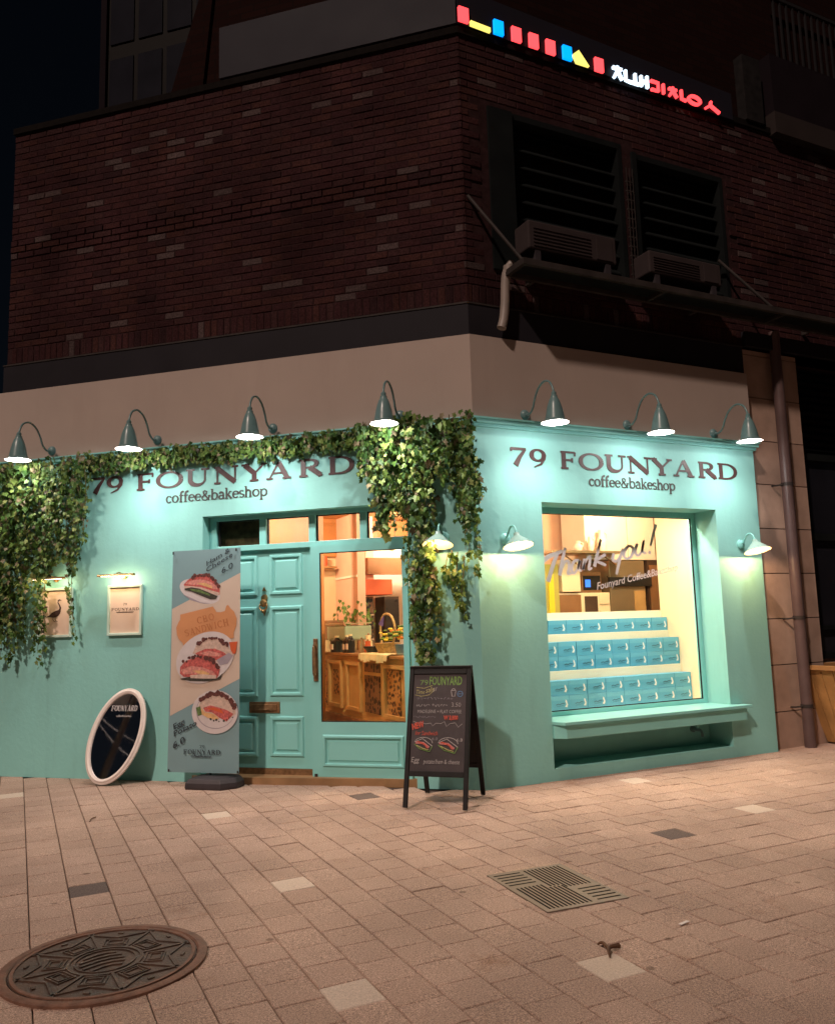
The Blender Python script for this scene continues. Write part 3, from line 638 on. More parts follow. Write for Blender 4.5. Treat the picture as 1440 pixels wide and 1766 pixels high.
# ---- louvred openings in the window-side brickwork ----------------
def louvre(x0, x1, z0, z1, n, pil):
    r = bpy.data.objects.new('louvre_window', None); link(r, bld); r.location = (x0, .12, z0)
    w_, h_ = x1 - x0, z1 - z0
    b = B(); b.box(0, pil, -.11, .2, 0, h_); b.box(w_ - .05, w_, -.09, .2, 0, h_); b.box(pil, w_ - .05, -.09, .2, h_ - .06, h_); obj('frame', b, 'louvre_metal', r)
    b = B(); b.box(pil, w_ - .05, .20, .22, 0, h_); obj('back_plate', b, 'black_frame', r)
    sb = B(); wv = w_ - .05 - pil
    sb.add([(0, -.05, -.055), (wv, -.05, -.055), (wv, .06, .055), (0, .06, .055), (0, -.05, -.043), (wv, -.05, -.043), (wv, .06, .067), (0, .06, .067)],
           [(0, 1, 2, 3), (4, 7, 6, 5), (0, 4, 5, 1), (2, 6, 7, 3), (0, 3, 7, 4), (1, 5, 6, 2)])
    m = sb.mesh('slat'); m.materials.append(MATS['louvre_metal']); fix_normals(m)
    for i in range(n):
        o = bpy.data.objects.new('slat', m); link(o, r); o.location = (pil, 0.02, .10 + (h_ - .2) * i / (n - 1))
louvre(.30, 1.90, 4.60, 6.22, 9, .27)
louvre(2.02, 3.30, 4.60, 6.16, 9, .06)
ln = B()
for i in range(12): ln.box(1.915, 2.005, -.0 + .0, .02, 4.70 + i * .1, 4.712 + i * .1)
for x in (1.92, 1.96, 2.0): ln.box(x - .004, x + .004, -.006, .0, 4.65, 5.95)
obj('wire_ladder', ln, 'steel', bld)

# ---- slab with lit sign above, upper storey ------------------------
up = B(); q = [PL(2.75, -.10), corner(-.10), PR(6.5, -.10), PR(6.5, -2), PL(2.75, -2)]
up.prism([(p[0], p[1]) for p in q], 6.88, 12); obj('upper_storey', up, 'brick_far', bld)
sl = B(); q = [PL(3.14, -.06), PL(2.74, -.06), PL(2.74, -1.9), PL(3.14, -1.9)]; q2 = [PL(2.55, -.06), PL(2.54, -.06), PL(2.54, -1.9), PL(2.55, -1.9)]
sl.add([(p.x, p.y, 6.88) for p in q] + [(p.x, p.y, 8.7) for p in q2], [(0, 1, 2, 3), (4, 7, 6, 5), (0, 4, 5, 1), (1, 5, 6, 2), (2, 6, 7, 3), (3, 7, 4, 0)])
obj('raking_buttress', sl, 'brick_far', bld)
cp = B(); band(cp, -.005, -.3, 5.06, 6.3, 6.88, 6.95); obj('coping', cp, 'slot_dark', bld)
gp = B(); lpiece(gp, .012, 2.50, .01, -.09, 6.965, 7.53)
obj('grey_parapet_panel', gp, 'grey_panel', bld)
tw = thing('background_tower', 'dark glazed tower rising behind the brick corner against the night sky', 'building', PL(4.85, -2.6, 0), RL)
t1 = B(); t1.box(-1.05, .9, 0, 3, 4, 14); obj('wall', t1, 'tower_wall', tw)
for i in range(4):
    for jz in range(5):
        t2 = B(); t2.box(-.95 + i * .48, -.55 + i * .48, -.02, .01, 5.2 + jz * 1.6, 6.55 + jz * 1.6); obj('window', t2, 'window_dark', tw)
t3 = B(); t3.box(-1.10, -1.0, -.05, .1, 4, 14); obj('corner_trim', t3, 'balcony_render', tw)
# balcony at the far right
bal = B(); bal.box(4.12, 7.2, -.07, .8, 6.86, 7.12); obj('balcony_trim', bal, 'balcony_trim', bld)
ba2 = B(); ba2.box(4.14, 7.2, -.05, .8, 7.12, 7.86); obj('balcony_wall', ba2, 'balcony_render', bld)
rl = bpy.data.objects.new('balcony_railing', None); link(rl, bld); rl.location = (4.3, -.0, 7.86)
b = B(); b.box(0, 2.6, -.02, .02, .80, .84); obj('handrail', b, 'rail_metal', rl)
b = B(); b.box(-.011, .011, -.011, .011, 0, .80); m = b.mesh('baluster'); m.materials.append(MATS['rail_metal'])
for i in range(20): o = bpy.data.objects.new('baluster', m); link(o, rl); o.location = (.05 + i * .11, 0, 0)
dp = B(); dp.box(3.72, 4.0, -.02, .3, 6.95, 7.75); obj('vent_box', dp, 'black_frame', bld)

# ---- stone pilaster and dark bay at the right -----------------------
pl = B(); pl.box(3.35, 4.29, .115, .5, 0, 4.24); pil = obj('stone_pilaster', pl, 'mortar', bld)
tb = B(); tb.box(0, .93, 0, .03, .003, .470); tm = tb.mesh('stone_tile'); tm.materials.append(MATS['stone_tile'])
for i in range(-1, 9):
    if i < 0:
        b = B(); b.box(0, .93, 0, .03, 0, .365); m = b.mesh('stone_tile'); m.materials.append(MATS['stone_tile']); o = bpy.data.objects.new('stone_tile', m); link(o, pil); o.location = (3.355, .095, 0)
    else: o = bpy.data.objects.new('stone_tile', tm); link(o, pil); o.location = (3.355, .095, .372 + i * .477)
bay = bpy.data.objects.new('dark_shop_bay', None); link(bay, bld); bay.location = (4.29, .3, 0)
b = B(); b.box(0, 2.2, 0, .1, 0, .86); obj('sill_wall', b, 'stone_tile', bay)
b = B(); b.box(.0, .10, 0, .12, .86, 4.24); b.box(.10, 2.2, 0, .12, 2.19, 2.27); b.box(.10, 2.2, 0, .12, 3.12, 3.2); b.box(.10, 2.2, -.02, .12, .86, .93); b.box(.1, 2.2, 0, .12, 1.18, 1.23); obj('frame', b, 'louvre_metal', bay)
b = B(); b.box(.10, 2.2, .05, .07, .93, 3.12); obj('pane', b, 'window_dark', bay)
b = B(); b.box(.1, 2.2, .10, .12, 3.2, 4.24); obj('louvre_back', b, 'black_frame', bay)
sb = B(); sb.add([(0, -.0, -.03), (2.1, -.0, -.03), (2.1, .07, .035), (0, .07, .035), (0, 0, -.02), (2.1, 0, -.02), (2.1, .07, .045), (0, .07, .045)], [(0, 1, 2, 3), (4, 7, 6, 5), (0, 4, 5, 1), (2, 6, 7, 3), (0, 3, 7, 4), (1, 5, 6, 2)])
m = sb.mesh('slat'); m.materials.append(MATS['louvre_metal']); fix_normals(m)
for i in range(11): o = bpy.data.objects.new('slat', m); link(o, bay); o.location = (.1, .02, 3.27 + i * .09)
ln = B(); ln.box(3.40, 6.5, -.02, .3, 4.24, 4.40); obj('bay_lintel', ln, 'dark_metal', bld)

# ================================================================== ENTRANCE (left facade)
RB = -.12
ent = bpy.data.objects.new('entrance', None); link(ent, bld); ent.location = PL(0, RB, 0); ent.rotation_euler.z = RL
X = lambda s: -s                                       # local x from distance along the facade
fr = B()
fr.box(X(2.665), X(2.585), 0, .10, 0, 2.455); fr.box(X(.66), X(.60), 0, .10, 0, 2.44)
fr.box(X(2.585), X(.66), 0, .10, 2.415, 2.455)
obj('door_frame', fr, 'teal_gloss', ent, bevel=.004)
f2 = B(); f2.box(X(2.585), X(.66), -.02, .10, 2.115, 2.168)
for s in (2.13, 1.625, 1.12): f2.box(X(s), X(s - .07), .0, .08, 2.168, 2.415)
obj('transom_bar', f2, 'teal_gloss', ent, bevel=.004)
for s0, s1 in ((2.57, 2.131), (2.056, 1.626), (1.554, 1.122), (1.049, .665)):
    b = B(); b.box(X(s0) - .012, X(s1) + .012, .045, .053, 2.160, 2.42); p = obj('transom_pane', b, 'transom_glass', ent)
    b = B(); b.box(X(s0), X(s0) + .012, .02, .044, 2.168, 2.415); b.box(X(s0) + .012, X(s1), .02, .044, 2.405, 2.415); obj('gasket', b, 'black_frame', p)
b = B(); b.box(X(2.60), X(2.10), .09, .11, 2.12, 2.50); obj('transom_dark_backing', b, 'pane_reflection_tone', ent)  # dark board added behind the first pane in place of its dim reflection
PROF = [(0, 0), (.012, .016), (.030, .016), (.042, -.004), (.052, -.004), (.070, .010)]
def rails(b, x0, x1, z0, z1, holes, y0, y1):
    """flat leaf with rectangular holes left open (holes in a grid of x and z cuts)"""
    xs = sorted({x0, x1, *[h[0] for h in holes], *[h[1] for h in holes]}); zs = sorted({z0, z1, *[h[2] for h in holes], *[h[3] for h in holes]})
    for i in range(len(xs) - 1):
        for k in range(len(zs) - 1):
            cx, cz = (xs[i] + xs[i + 1]) / 2, (zs[k] + zs[k + 1]) / 2
            if not any(h[0] < cx < h[1] and h[2] < cz < h[3] for h in holes): b.add([(xs[i], y0, zs[k]), (xs[i + 1], y0, zs[k]), (xs[i + 1], y0, zs[k + 1]), (xs[i], y0, zs[k + 1])], [(0, 1, 2, 3)])
    b.add([(x0, y0, z0), (x1, y0, z0), (x1, y0, z1), (x0, y0, z1), (x0, y1, z0), (x1, y1, z0), (x1, y1, z1), (x0, y1, z1)], [(0, 4, 5, 1), (1, 5, 6, 2), (2, 6, 7, 3), (3, 7, 4, 0)])
# fixed panelled leaf
door = bpy.data.objects.new('panelled_door', None); link(door, bld); door.location = PL(2.10, RB - .02, 0); door.rotation_euler.z = RL
rows = [(1.685, 2.070), (.755, 1.585), (.215, .580)]; colsx = [(-.39, -.055), (.065, .405)]
holes = [(a, c, z0, z1) for a, c in colsx for z0, z1 in rows]
lf = B(); rails(lf, -.485, .51, .115, 2.115, holes, 0, .05); obj('leaf', lf, 'teal_gloss', door)
for a, c, z0, z1 in holes:
    b = B(); b.panel(a, c, z0, z1, PROF); obj('panel', b, 'teal_gloss', door)
b = B(); b.box(-.485, .51, -.01, .05, .0, .112); obj('kick_plate', b, 'brass_dark', door)
b = B(); b.box(-.145, .165, -.010, .0, .607, .708); b.box(-.12, .14, -.022, -.008, .630, .688); b.box(-.04, .06, -.030, -.02, .636, .645); obj('mail_slot', b, 'brass_dark', door, bevel=.003)
b = B(); b.lathe([(.002, -.02), (.03, -.018), (.034, -.006), (.034, 0)], 16, 'y', (.012, 0, 1.665)); b.lathe([(.002, -.05), (.026, -.045), (.036, -.03), (.030, -.004), (.03, 0)], 16, 'y', (.012, 0, 1.615))
b.plate([(-.008, 1.73), (.032, 1.73), (.012, 1.765)], -.016, -.001); b.tube([(-.018, -.02, 1.61), (-.026, -.03, 1.58), (-.008, -.034, 1.55), (.012, -.035, 1.545), (.032, -.034, 1.55), (.050, -.03, 1.58), (.042, -.02, 1.61)], .008, 8); b.ball((.012, -.03, 1.54), .018); b.plate([(-.006, 1.545), (.030, 1.545), (.012, 1.495)], -.012, -.001)
obj('knocker', b, 'brass', door, smooth=True)
# glazed leaf, a little proud of the other
gd = bpy.data.objects.new('glazed_door', None); link(gd, bld); gd.location = PL(1.13, RB + .035, 0); gd.rotation_euler.z = RL
gx0, gx1 = -.375, .415
g = B(); rails(g, -.465, .465, .035, 2.125, [(gx0, gx1, .535, 2.055), (gx0 + .01, gx1 - .015, .145, .425)], 0, .05)
g.add([(gx0, 0, .535), (gx1, 0, .535), (gx1, 0, 2.055), (gx0, 0, 2.055), (gx0, .03, .535), (gx1, .03, .535), (gx1, .03, 2.055), (gx0, .03, 2.055)], [(0, 1, 5, 4), (1, 2, 6, 5), (2, 3, 7, 6), (3, 0, 4, 7)])
obj('leaf', g, 'teal_gloss', gd)
b = B(); b.panel(gx0 + .01, gx1 - .015, .145, .425, [(0, 0), (.012, .014), (.026, .014), (.038, -.006), (.050, -.006), (.062, .006)]); obj('panel', b, 'teal_gloss', gd)
b = B(); b.box(gx0, gx1, .020, .026, .535, 2.055); p = obj('pane', b, 'shop_glass', gd)
b = B(); b.box(gx0, gx0 + .008, .004, .019, .535, 2.055); b.box(gx0 + .008, gx1, .004, .019, 2.047, 2.055); b.box(gx0 + .008, gx1, .004, .019, .535, .543); obj('gasket', b, 'black_frame', p)
b = B(); b.box(-.442, -.398, -.012, .0, .895, 1.275); b.box(-.432, -.408, -.018, -.010, .93, 1.24); obj('push_plate', b, 'brass_dark', gd, bevel=.004)
b = B(); b.tube([(-.42, -.016, .96), (-.42, -.06, .97), (-.42, -.06, 1.2), (-.42, -.016, 1.21)], .009, 8, 4); obj('pull_handle', b, 'brass_dark', gd, smooth=True)
b = B(); b.box(-.445, -.415, -.006, .0, .06, .085); obj('lock', b, 'steel', gd, bevel=.002)
b = B(); b.box(X(2.585), X(.66), -.0, .12, -.005, .028); obj('threshold', b, 'brass_dark', ent)

# ================================================================== SHOP WINDOW (right facade)
sw = bpy.data.objects.new('shop_window', None); link(sw, bld); sw.location = (0, .31, 0)
b = B(); b.box(.70, 2.765, .0, .02, .53, 2.40); pane = obj('pane', b, 'shop_glass', sw)
b = B(); b.box(.68, 2.79, -.02, .03, 2.385, 2.44); b.box(2.735, 2.79, -.02, .03, .505, 2.385); b.box(.68, .70, -.02, .03, .505, 2.385); b.box(.70, 2.735, -.02, .03, .506, .545); obj('frame', b, 'teal_gloss', sw, bevel=.003)
b = B(); b.box(2.722, 2.735, -.012, -.002, .545, 2.385); b.box(.70, 2.722, -.012, -.002, .545, .555); b.box(.70, 2.722, -.012, -.002, 2.377, 2.385); obj('gasket', b, 'black_frame', sw)
# bench recess tap
tap = thing('wall_tap', 'small teal painted outdoor tap in the recess under the window bench', 'tap', (2.56, .30, .26))
b = B(); b.lathe([(.03, 0), (.03, -.02), (.016, -.025), (.016, -.09)], 12, 'y'); b.tube([(0, -.07, 0), (0, -.11, 0), (0, -.13, -.03), (0, -.13, -.06)], .013, 8); obj('body', b, 'lamp_teal', tap, smooth=True)
b = B(); b.lathe([(.01, 0), (.01, .03), (.045, .035), (.045, .05), (.01, .055)], 12, 'z', (0, -.075, .01)); obj('handwheel', b, 'teal_gloss', tap, smooth=True)

# ================================================================== SIGNS ON THE FACADES
def shop_sign(name, label, loc, rz, spans, base_span):
    t = thing(name, label, 'sign', loc, rz)
    for ch, x0, x1 in spans:
        b = B(); glyph(b, CAPS[ch], x0, x1 - x0, 0, .158, .049, .0185, 0, .004); obj('letter', b, 'letter_brown', t)
    b = B(); low_text(b, 'coffee&bakeshop', base_span[0], -.150, .068, .0185, .0095, 0, .003, base_span[1] - base_span[0]); obj('tagline', b, 'letter_grey', t)
    return t
SR = [('7', .371, .542), ('9', .578, .766), ('F', .904, 1.085), ('O', 1.12, 1.40), ('U', 1.424, 1.677), ('N', 1.694, 1.975), ('Y', 1.98, 2.252), ('A', 2.263, 2.538), ('R', 2.589, 2.84), ('D', 2.857, 3.129)]
SL = [('7', 3.928, 3.762), ('9', 3.739, 3.54), ('F', 3.402, 3.208), ('O', 3.178, 2.883), ('U', 2.845, 2.59), ('N', 2.54, 2.285), ('Y', 2.25, 1.985), ('A', 1.992, 1.738), ('R', 1.663, 1.425), ('D', 1.371, 1.115)]
shop_sign('shop_sign', 'brown serif 79 FOUNYARD lettering above the display window', (0, -.0015, 2.763), 0, SR, (1.223, 2.275))
p = PL(0, .0015, 2.763)
shop_sign('shop_sign', 'brown serif 79 FOUNYARD lettering above the door, partly under ivy', p, RL, [(c, -a, -d) for c, a, d in SL], (-3.066, -1.98))

# lit sign on the slab above the brickwork
ls = thing('lit_sign', 'grey signboard with glowing red, yellow, blue and white shapes above the brickwork', 'sign', (0, -.01, 6.9))
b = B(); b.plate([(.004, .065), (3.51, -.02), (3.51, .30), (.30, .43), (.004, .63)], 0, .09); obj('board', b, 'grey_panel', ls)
def lit(poly, material, nm='lit_block'):
    b = B(); b.plate([(x, z - 6.9) for x, z in poly], -.03, -.002); obj(nm, b, material, ls)
for x0, z0, mt in ((-.0, 6.975, 'sign_red'), (.385, 6.962, 'sign_blue'), (.587, 6.953, 'sign_red'), (.786, 6.947, 'sign_red'), (.985, 6.939, 'sign_red'), (1.185, 6.937, 'sign_blue'), (1.581, 6.920, 'sign_red')):
    lit([(x0, z0), (x0 + .104, z0), (x0 + .104, z0 + .145), (x0, z0 + .145)], mt)
lit([(.125, 6.963), (.340, 6.953), (.340, 6.997), (.125, 7.008)], 'sign_yellow')
lit([(1.303, 7.012), (1.347, 6.932), (1.501, 6.933), (1.377, 7.078)], 'sign_yellow')
def lit_strokes(mt, strokes, wd=.028):
    for k, pts in enumerate(strokes):
        b = B(); b.ribbon([(x, z - 6.9) for x, z in pts], wd, -.002 - .0006 * k, .028); obj('lit_stroke', b, mt, ls)
W0 = 6.908
lit_strokes('sign_white', [[(1.81, W0 + .115), (1.93, W0 + .115)], [(1.87, W0 + .14), (1.87, W0 + .06)], [(1.87, W0 + .09), (1.82, W0)], [(1.87, W0 + .09), (1.925, W0)],
    [(1.975, W0 + .125), (1.975, W0 + .012), (2.045, W0 + .008)], [(2.05, W0 + .01), (2.15, W0 + .01)], [(2.10, W0 + .12), (2.10, W0 + .01)], [(2.18, W0 + .12), (2.18, W0)], [(2.26, W0 + .135), (2.26, W0)], [(2.18, W0 + .06), (2.26, W0 + .06)]])
lit_strokes('sign_red', [[(2.315, W0 + .105), (2.415, W0 + .105), (2.415, W0 + .012), (2.315, W0 + .008)], [(2.485, W0 + .112), (2.485, W0)], [(2.56, W0 + .085), (2.67, W0 + .085)], [(2.615, W0 + .112), (2.615, W0 + .05)],
    [(2.615, W0 + .07), (2.565, W0)], [(2.615, W0 + .07), (2.67, W0 + .0)], [(2.735, W0 + .11), (2.735, W0 + .008), (2.80, W0 + .0)], arc(2.92, W0 + .04, .085, .045, 0, 360, 20), [(3.165, W0 + .09), (3.15, W0 + .04), (3.075, W0 - .012)], [(3.15, W0 + .04), (3.28, W0 - .02)]], .026)

# ================================================================== LAMPS
def gooseneck():
    t = thing('gooseneck_lamp', '', 'lamp')
    b = B(); b.lathe([(.001, -.034), (.020, -.033), (.032, -.026), (.045, -.012), (.047, 0)], 20, 'y'); obj('wall_plate', b, 'lamp_teal', t, smooth=True)
    b = B(); b.tube([(0, -.02, 0), (0, -.075, -.012), (0, -.135, .03), (0, -.175, .11), (0, -.235, .185), (0, -.325, .222), (0, -.41, .19), (0, -.452, .12), (0, -.46, .06)], .0095, 10); obj('arm', b, 'lamp_teal', t, smooth=True)
    prof = [(.014, .095), (.022, .085), (.022, .060), (.030, .055), (.030, .040), (.042, .022), (.056, -.018), (.068, -.062), (.078, -.115), (.086, -.152), (.121, -.180)]
    b = B(); b.lathe(prof, 28, 'z', (0, -.46, 0), cap=False); sh = obj('shade', b, 'lamp_teal', t, smooth=True)
    b = B(); b.lathe([(.119, -.181), (.084, -.154), (.075, -.115), (.064, -.062), (.050, -.02), (.02, 0.01)], 28, 'z', (0, -.46, 0), cap=False); obj('reflector', b, 'lamp_inner', sh, smooth=True)
    b = B(); b.ball((0, -.46, -.125), .042); obj('bulb', b, 'bulb_white', t, smooth=True)
    return t
def copies(proto, spots):
    for i, (loc, rz, label, group, lum) in enumerate(spots):
        o = proto if i == 0 else copy_tree(proto)
        o.location = loc; o.rotation_euler.z = rz; o['label'] = label; o['group'] = group
        lum(o)
def spot(parent, loc, watts, col, size, blend, radius):
    d = bpy.data.lights.new('lamp_beam', 'SPOT'); d.energy = watts; d.color = col; d.spot_size = math.radians(size); d.spot_blend = blend; d.shadow_soft_size = radius
    o = bpy.data.objects.new('lamp_beam', d); link(o, parent); o.location = loc; return o
def GL(o):
    point(o, (0, -.46, -.188), 8.0, (1.0, .96, .93), .03); spot(o, (0, -.46, -.19), 27, (1.0, .91, .84), 150, 1.0, .04)
gs = []
for s, where in ((4.414, 'over the hanging ivy at the left end of the door front'), (3.171, 'over the 79 of the sign above the door'), (1.923, 'over the letters NYA of the sign above the door'), (.666, 'over the ivy left of the building corner')):
    gs.append((PL(s, 0, 3.25), RL, 'teal gooseneck lamp ' + where, 'gooseneck lamps along the cornice', GL))
for x, where in ((.545, 'over the 79 of the sign above the display window'), (1.716, 'over the middle of the sign above the display window'), (2.841, 'over the last letters of the sign above the display window')):
    gs.append((PR(x, 0, 3.235), 0, 'teal gooseneck lamp ' + where, 'gooseneck lamps along the cornice', GL))
copies(gooseneck(), gs)
def sconce():
    t = thing('wall_sconce', '', 'lamp')
    b = B(); b.lathe([(.001, -.03), (.03, -.028), (.048, -.012), (.05, 0)], 20, 'y'); obj('wall_plate', b, 'teal_gloss', t, smooth=True)
    b = B(); b.tube([(0, -.02, 0), (0, -.05, .035), (0, -.095, .09), (0, -.145, .095), (0, -.175, .06), (0, -.183, .03)], .009, 10); obj('arm', b, 'teal_gloss', t, smooth=True)
    def tilt(b):
        c, s = math.cos(-.24), math.sin(-.24); b.v = [(x, y * c - z * s - .19, y * s + z * c) for x, y, z in b.v]; return b
    prof = [(.016, .035), (.024, .03), (.026, .01), (.036, -.002), (.075, -.034), (.132, -.088)]
    b = B(); b.lathe(prof, 28, 'z', cap=False); sh = obj('shade', tilt(b), 'sconce_shade', t, smooth=True)
    b = B(); b.lathe([(.130, -.0885), (.074, -.037), (.034, -.006), (.012, 0)], 28, 'z', cap=False); obj('reflector', tilt(b), 'sconce_inner', sh, smooth=True)
    b = B(); b.ball((0, 0, -.046), .030); obj('bulb', tilt(b), 'bulb_warm', t, smooth=True)
    return t
SC = lambda o: point(o, (0, -.19 - .020, -.080), 11.5, (1.0, .60, .27), .02)
copies(sconce(), [(PL(.297, 0, 2.125), RL, 'small cone sconce glowing among the ivy left of the corner', 'cone wall sconces', SC),
                  (PR(.279, 0, 2.10), 0, 'small cone sconce between the building corner and the display window', 'cone wall sconces', SC),
                  (PR(3.10, 0, 2.09), 0, 'small cone sconce right of the display window near the downpipe', 'cone wall sconces', SC)])

# ================================================================== PICTURES ON THE WALL
def picture(label, s0, s1, z0, z1, art):
    t = thing('framed_print', label, 'picture', PL((s0 + s1) / 2, .002, z0), RL, 'framed prints on the mint wall')
    w_, h_ = s0 - s1, z1 - z0
    b = B(); f = .024
    b.box(-w_/2, -w_/2 + f, -.028, 0, 0, h_); b.box(w_/2 - f, w_/2, -.028, 0, 0, h_); b.box(-w_/2 + f, w_/2 - f, -.028, 0, 0, f); b.box(-w_/2 + f, w_/2 - f, -.028, 0, h_ - f, h_)
    obj('frame', b, 'pale_frame', t, bevel=.004)
    b = B(); b.box(-w_/2 + f, w_/2 - f, -.012, -.004, f, h_ - f); obj('print', b, 'print_paper', t)
    art(t, w_, h_); return t
def goose(t, w_, h_):
    b = B(); k = w_
    body = [(-.27, .36), (-.17, .41), (-.10, .47), (.0, .51), (.09, .53), (.15, .57), (.16, .50), (.14, .44), (.09, .385), (.0, .345), (-.08, .345), (-.16, .365)]
    b.plate([(x * k, z * k + .06) for x, z in body], -.0135, -.0122)
    b.ribbon([(x * k, z * k + .06) for x, z in ((.12, .50), (.15, .58), (.12, .65), (.075, .71), (.08, .765), (.12, .785))], [.035 * k * 2, .05 * k, .034 * k, .03 * k, .03 * k, .038 * k], -.0139)
    b.plate([(x * k, z * k + .06) for x, z in ((.11, .80), (.11, .765), (.185, .765))], -.0146, -.0142)
    for dx in (-.035, .03):
        b.ribbon([(x * k + dx * k, z * k + .06) for x, z in ((-.02, .36), (-.03, .30), (.0, .255), (.05, .245))], .018 * k, -.0150)
    obj('goose_print', b, 'ink_brown', t)
def wordmark(t, w_, h_):
    b = B(); cap_text(b, '79', -.022, .022, h_ * .595, .022, .005, .002, -.0125)
    cap_text(b, 'FOUNYARD', -w_ * .40, w_ * .40, h_ * .49, .026, .0062, .0026, -.0125); b.box(-w_ * .24, w_ * .24, -.0132, -.0125, h_ * .447, h_ * .455)
    obj('wordmark', b, 'ink_brown', t)
    put_font('tagline', 'coffee&bakeshop', .018, 'ink_brown', t, (-w_ * .26, -.0135, h_ * .455), width=w_ * .52)
picture('pale framed print of a goose behind hanging ivy strands', 4.50, 4.105, 1.350, 1.838, goose)
picture('pale framed print with the shop name, left of the tall banner', 3.69, 3.305, 1.352, 1.838, wordmark)
def picture_light(label, s, z):
    t = thing('picture_light', label, 'lamp', PL(s, 0, z), RL, 'brass picture lights over the prints')
    b = B(); b.lathe([(.001, -.015), (.026, -.013), (.03, 0)], 16, 'y'); obj('wall_plate', b, 'brass', t, smooth=True)
    b = B(); b.tube([(0, -.01, 0), (-.01, -.06, .03), (0, -.12, .02), (0, -.13, 0)], .006, 8); b.tube([(.03, -.01, -.005), (.03, -.07, .02), (.03, -.13, 0)], .005, 8); obj('arm', b, 'brass', t, smooth=True)
    b = B()
    pr = [(.012, -.20), (.019, -.19), (.019, .19), (.012, .20)]
    vs = []; seg = 10
    for i in range(seg + 1):
        a = PI * i / seg; vs += [(-.20, -.135 - .022 * math.cos(a), .022 * math.sin(a) - .006), (.20, -.135 - .022 * math.cos(a), .022 * math.sin(a) - .006)]
    b.add(vs, [(2 * i, 2 * i + 1, 2 * i + 3, 2 * i + 2) for i in range(seg)] + [tuple(range(0, 2 * seg + 2, 2)), tuple(range(1, 2 * seg + 2, 2))])
    obj('hood', b, 'brass', t, smooth=True)
    b = B(); b.lathe([(.007, -.17), (.007, .17)], 8, 'x', (0, -.135, .001)); obj('tube_bulb', b, 'bulb_picture', t)
    for x in (-.10, .10): point(t, (x, -.125, -.016), 1.7, (1.0, .70, .38), .012)
picture_light('slim brass picture light over the goose print', 4.31, 1.925)
picture_light('slim brass picture light over the print with the shop name', 3.52, 1.925)

# ================================================================== OVAL MIRROR
mir = thing('oval_mirror', 'leaning oval mirror in a cream frame on the pavement', 'mirror', PL(3.385, .295, 0.0), RL)
lean = math.radians(17.5); spin = math.radians(-11)
ea, eb = .243, .404
def mpt(a, k, d):                                       # ellipse angle, radial growth, height off the face -> leaning plane
    x = (ea + k) * math.cos(a); z = (eb + k) * math.sin(a)
    x, z = x * math.cos(spin) - z * math.sin(spin), x * math.sin(spin) + z * math.cos(spin)
    z += eb + .043; y = -d
    return (x - .085, y * math.cos(lean) + z * math.sin(lean), z * math.cos(lean) - y * math.sin(lean) + .004)
prof = [(.0, -.012), (.0, .006), (.010, .012), (.022, .016), (.030, .012), (.034, .006), (.042, .004), (.050, .0), (.050, -.018), (.0, -.018)]
prof = [(k - .008, d) for k, d in prof]
seg = 64; vs = []; fs = []
for i in range(seg):
    for k, d in prof: vs.append(mpt(2 * PI * i / seg, k, d))
n = len(prof)
for i in range(seg):
    for j in range(n - 1): fs.append((i * n + j, ((i + 1) % seg) * n + j, ((i + 1) % seg) * n + j + 1, i * n + j + 1))
b = B(); b.add(vs, fs); obj('frame', b, 'white_frame', mir, smooth=True)
b = B(); b.add([mpt(2 * PI * i / seg, -.006, -.004) for i in range(seg)], [tuple(range(seg))]); mg = obj('glass', b, 'mirror_glass', mir)
lt = B(); cap_text(lt, 'FOUNYARD', -.19, .09, .675, .052, .0085, .004, 0)
m = font_mesh('coffee&bakeshop', .028, width=.16)
def to_mirror(vs_):
    out = []
    for x, y, z in vs_:
        yy = -.001 + y; out.append((x, yy * math.cos(lean) + z * math.sin(lean), z * math.cos(lean) - yy * math.sin(lean) + .004))
    return out
lt.v = to_mirror(lt.v); obj('lettering', lt, 'chalk_white', mir, recalc=False)
for v in m.vertices: v.co = Vector(to_mirror([(v.co.x - .12, v.co.y - .001, v.co.z + .62)])[0])
m.materials.append(MATS['chalk_white']); o = bpy.data.objects.new('tagline', m); link(o, mir)

# ================================================================== STANDING BANNER
ban = thing('standing_banner', 'tall printed sandwich banner on a black rubber foot before the door', 'banner', PL(2.52, .20, 0), RL)
BW0, BZ0, BH0 = .70, .122, 1.995
def bp(u, v): return (-.352 + u * BW0 + .018 * (1 - v), BZ0 + (1 - v) * BH0)
b = B(); n = 16; vs = []; fs = []
for j in range(n + 1):
    for i in range(9):
        u, v = i / 8, j / n; x, z = bp(u, v); x += (.018 * (v) * (0 if u > .5 else -1) * (1 - 2 * u if u < .5 else 0))
        vs.append((x, .0, z))
for j in range(n):
    for i in range(8): a = j * 9 + i; fs.append((a, a + 1, a + 10, a + 9))
nv = len(vs); vs += [(x, y + .0012, z) for x, y, z in vs]; fs += [tuple(k + nv for k in reversed(f)) for f in fs]
b.add(vs, fs); sheet = obj('sheet', b, 'banner_blue', ban, recalc=False)
lay_k = [0]
def art(poly, material, nm='print'):
    lay_k[0] += 1; b = B(); y = -.0004 - .0003 * lay_k[0]
    b.add([(p[0], y, p[1]) for p in (bp(*q) for q in poly)], [tuple(range(len(poly)))]); return obj(nm, b, material, sheet, recalc=False)
z1 = lambda x, y: ((x / 8.025 - 18) / 122, (y / 8.025 - 17) / 386)
z2 = lambda x, y: ((x / 7.68 - 15) / 123, (y / 7.68 + 203) / 386)
rr = random.Random(5)
def blob(f, pts): return [f(*p) for p in pts]
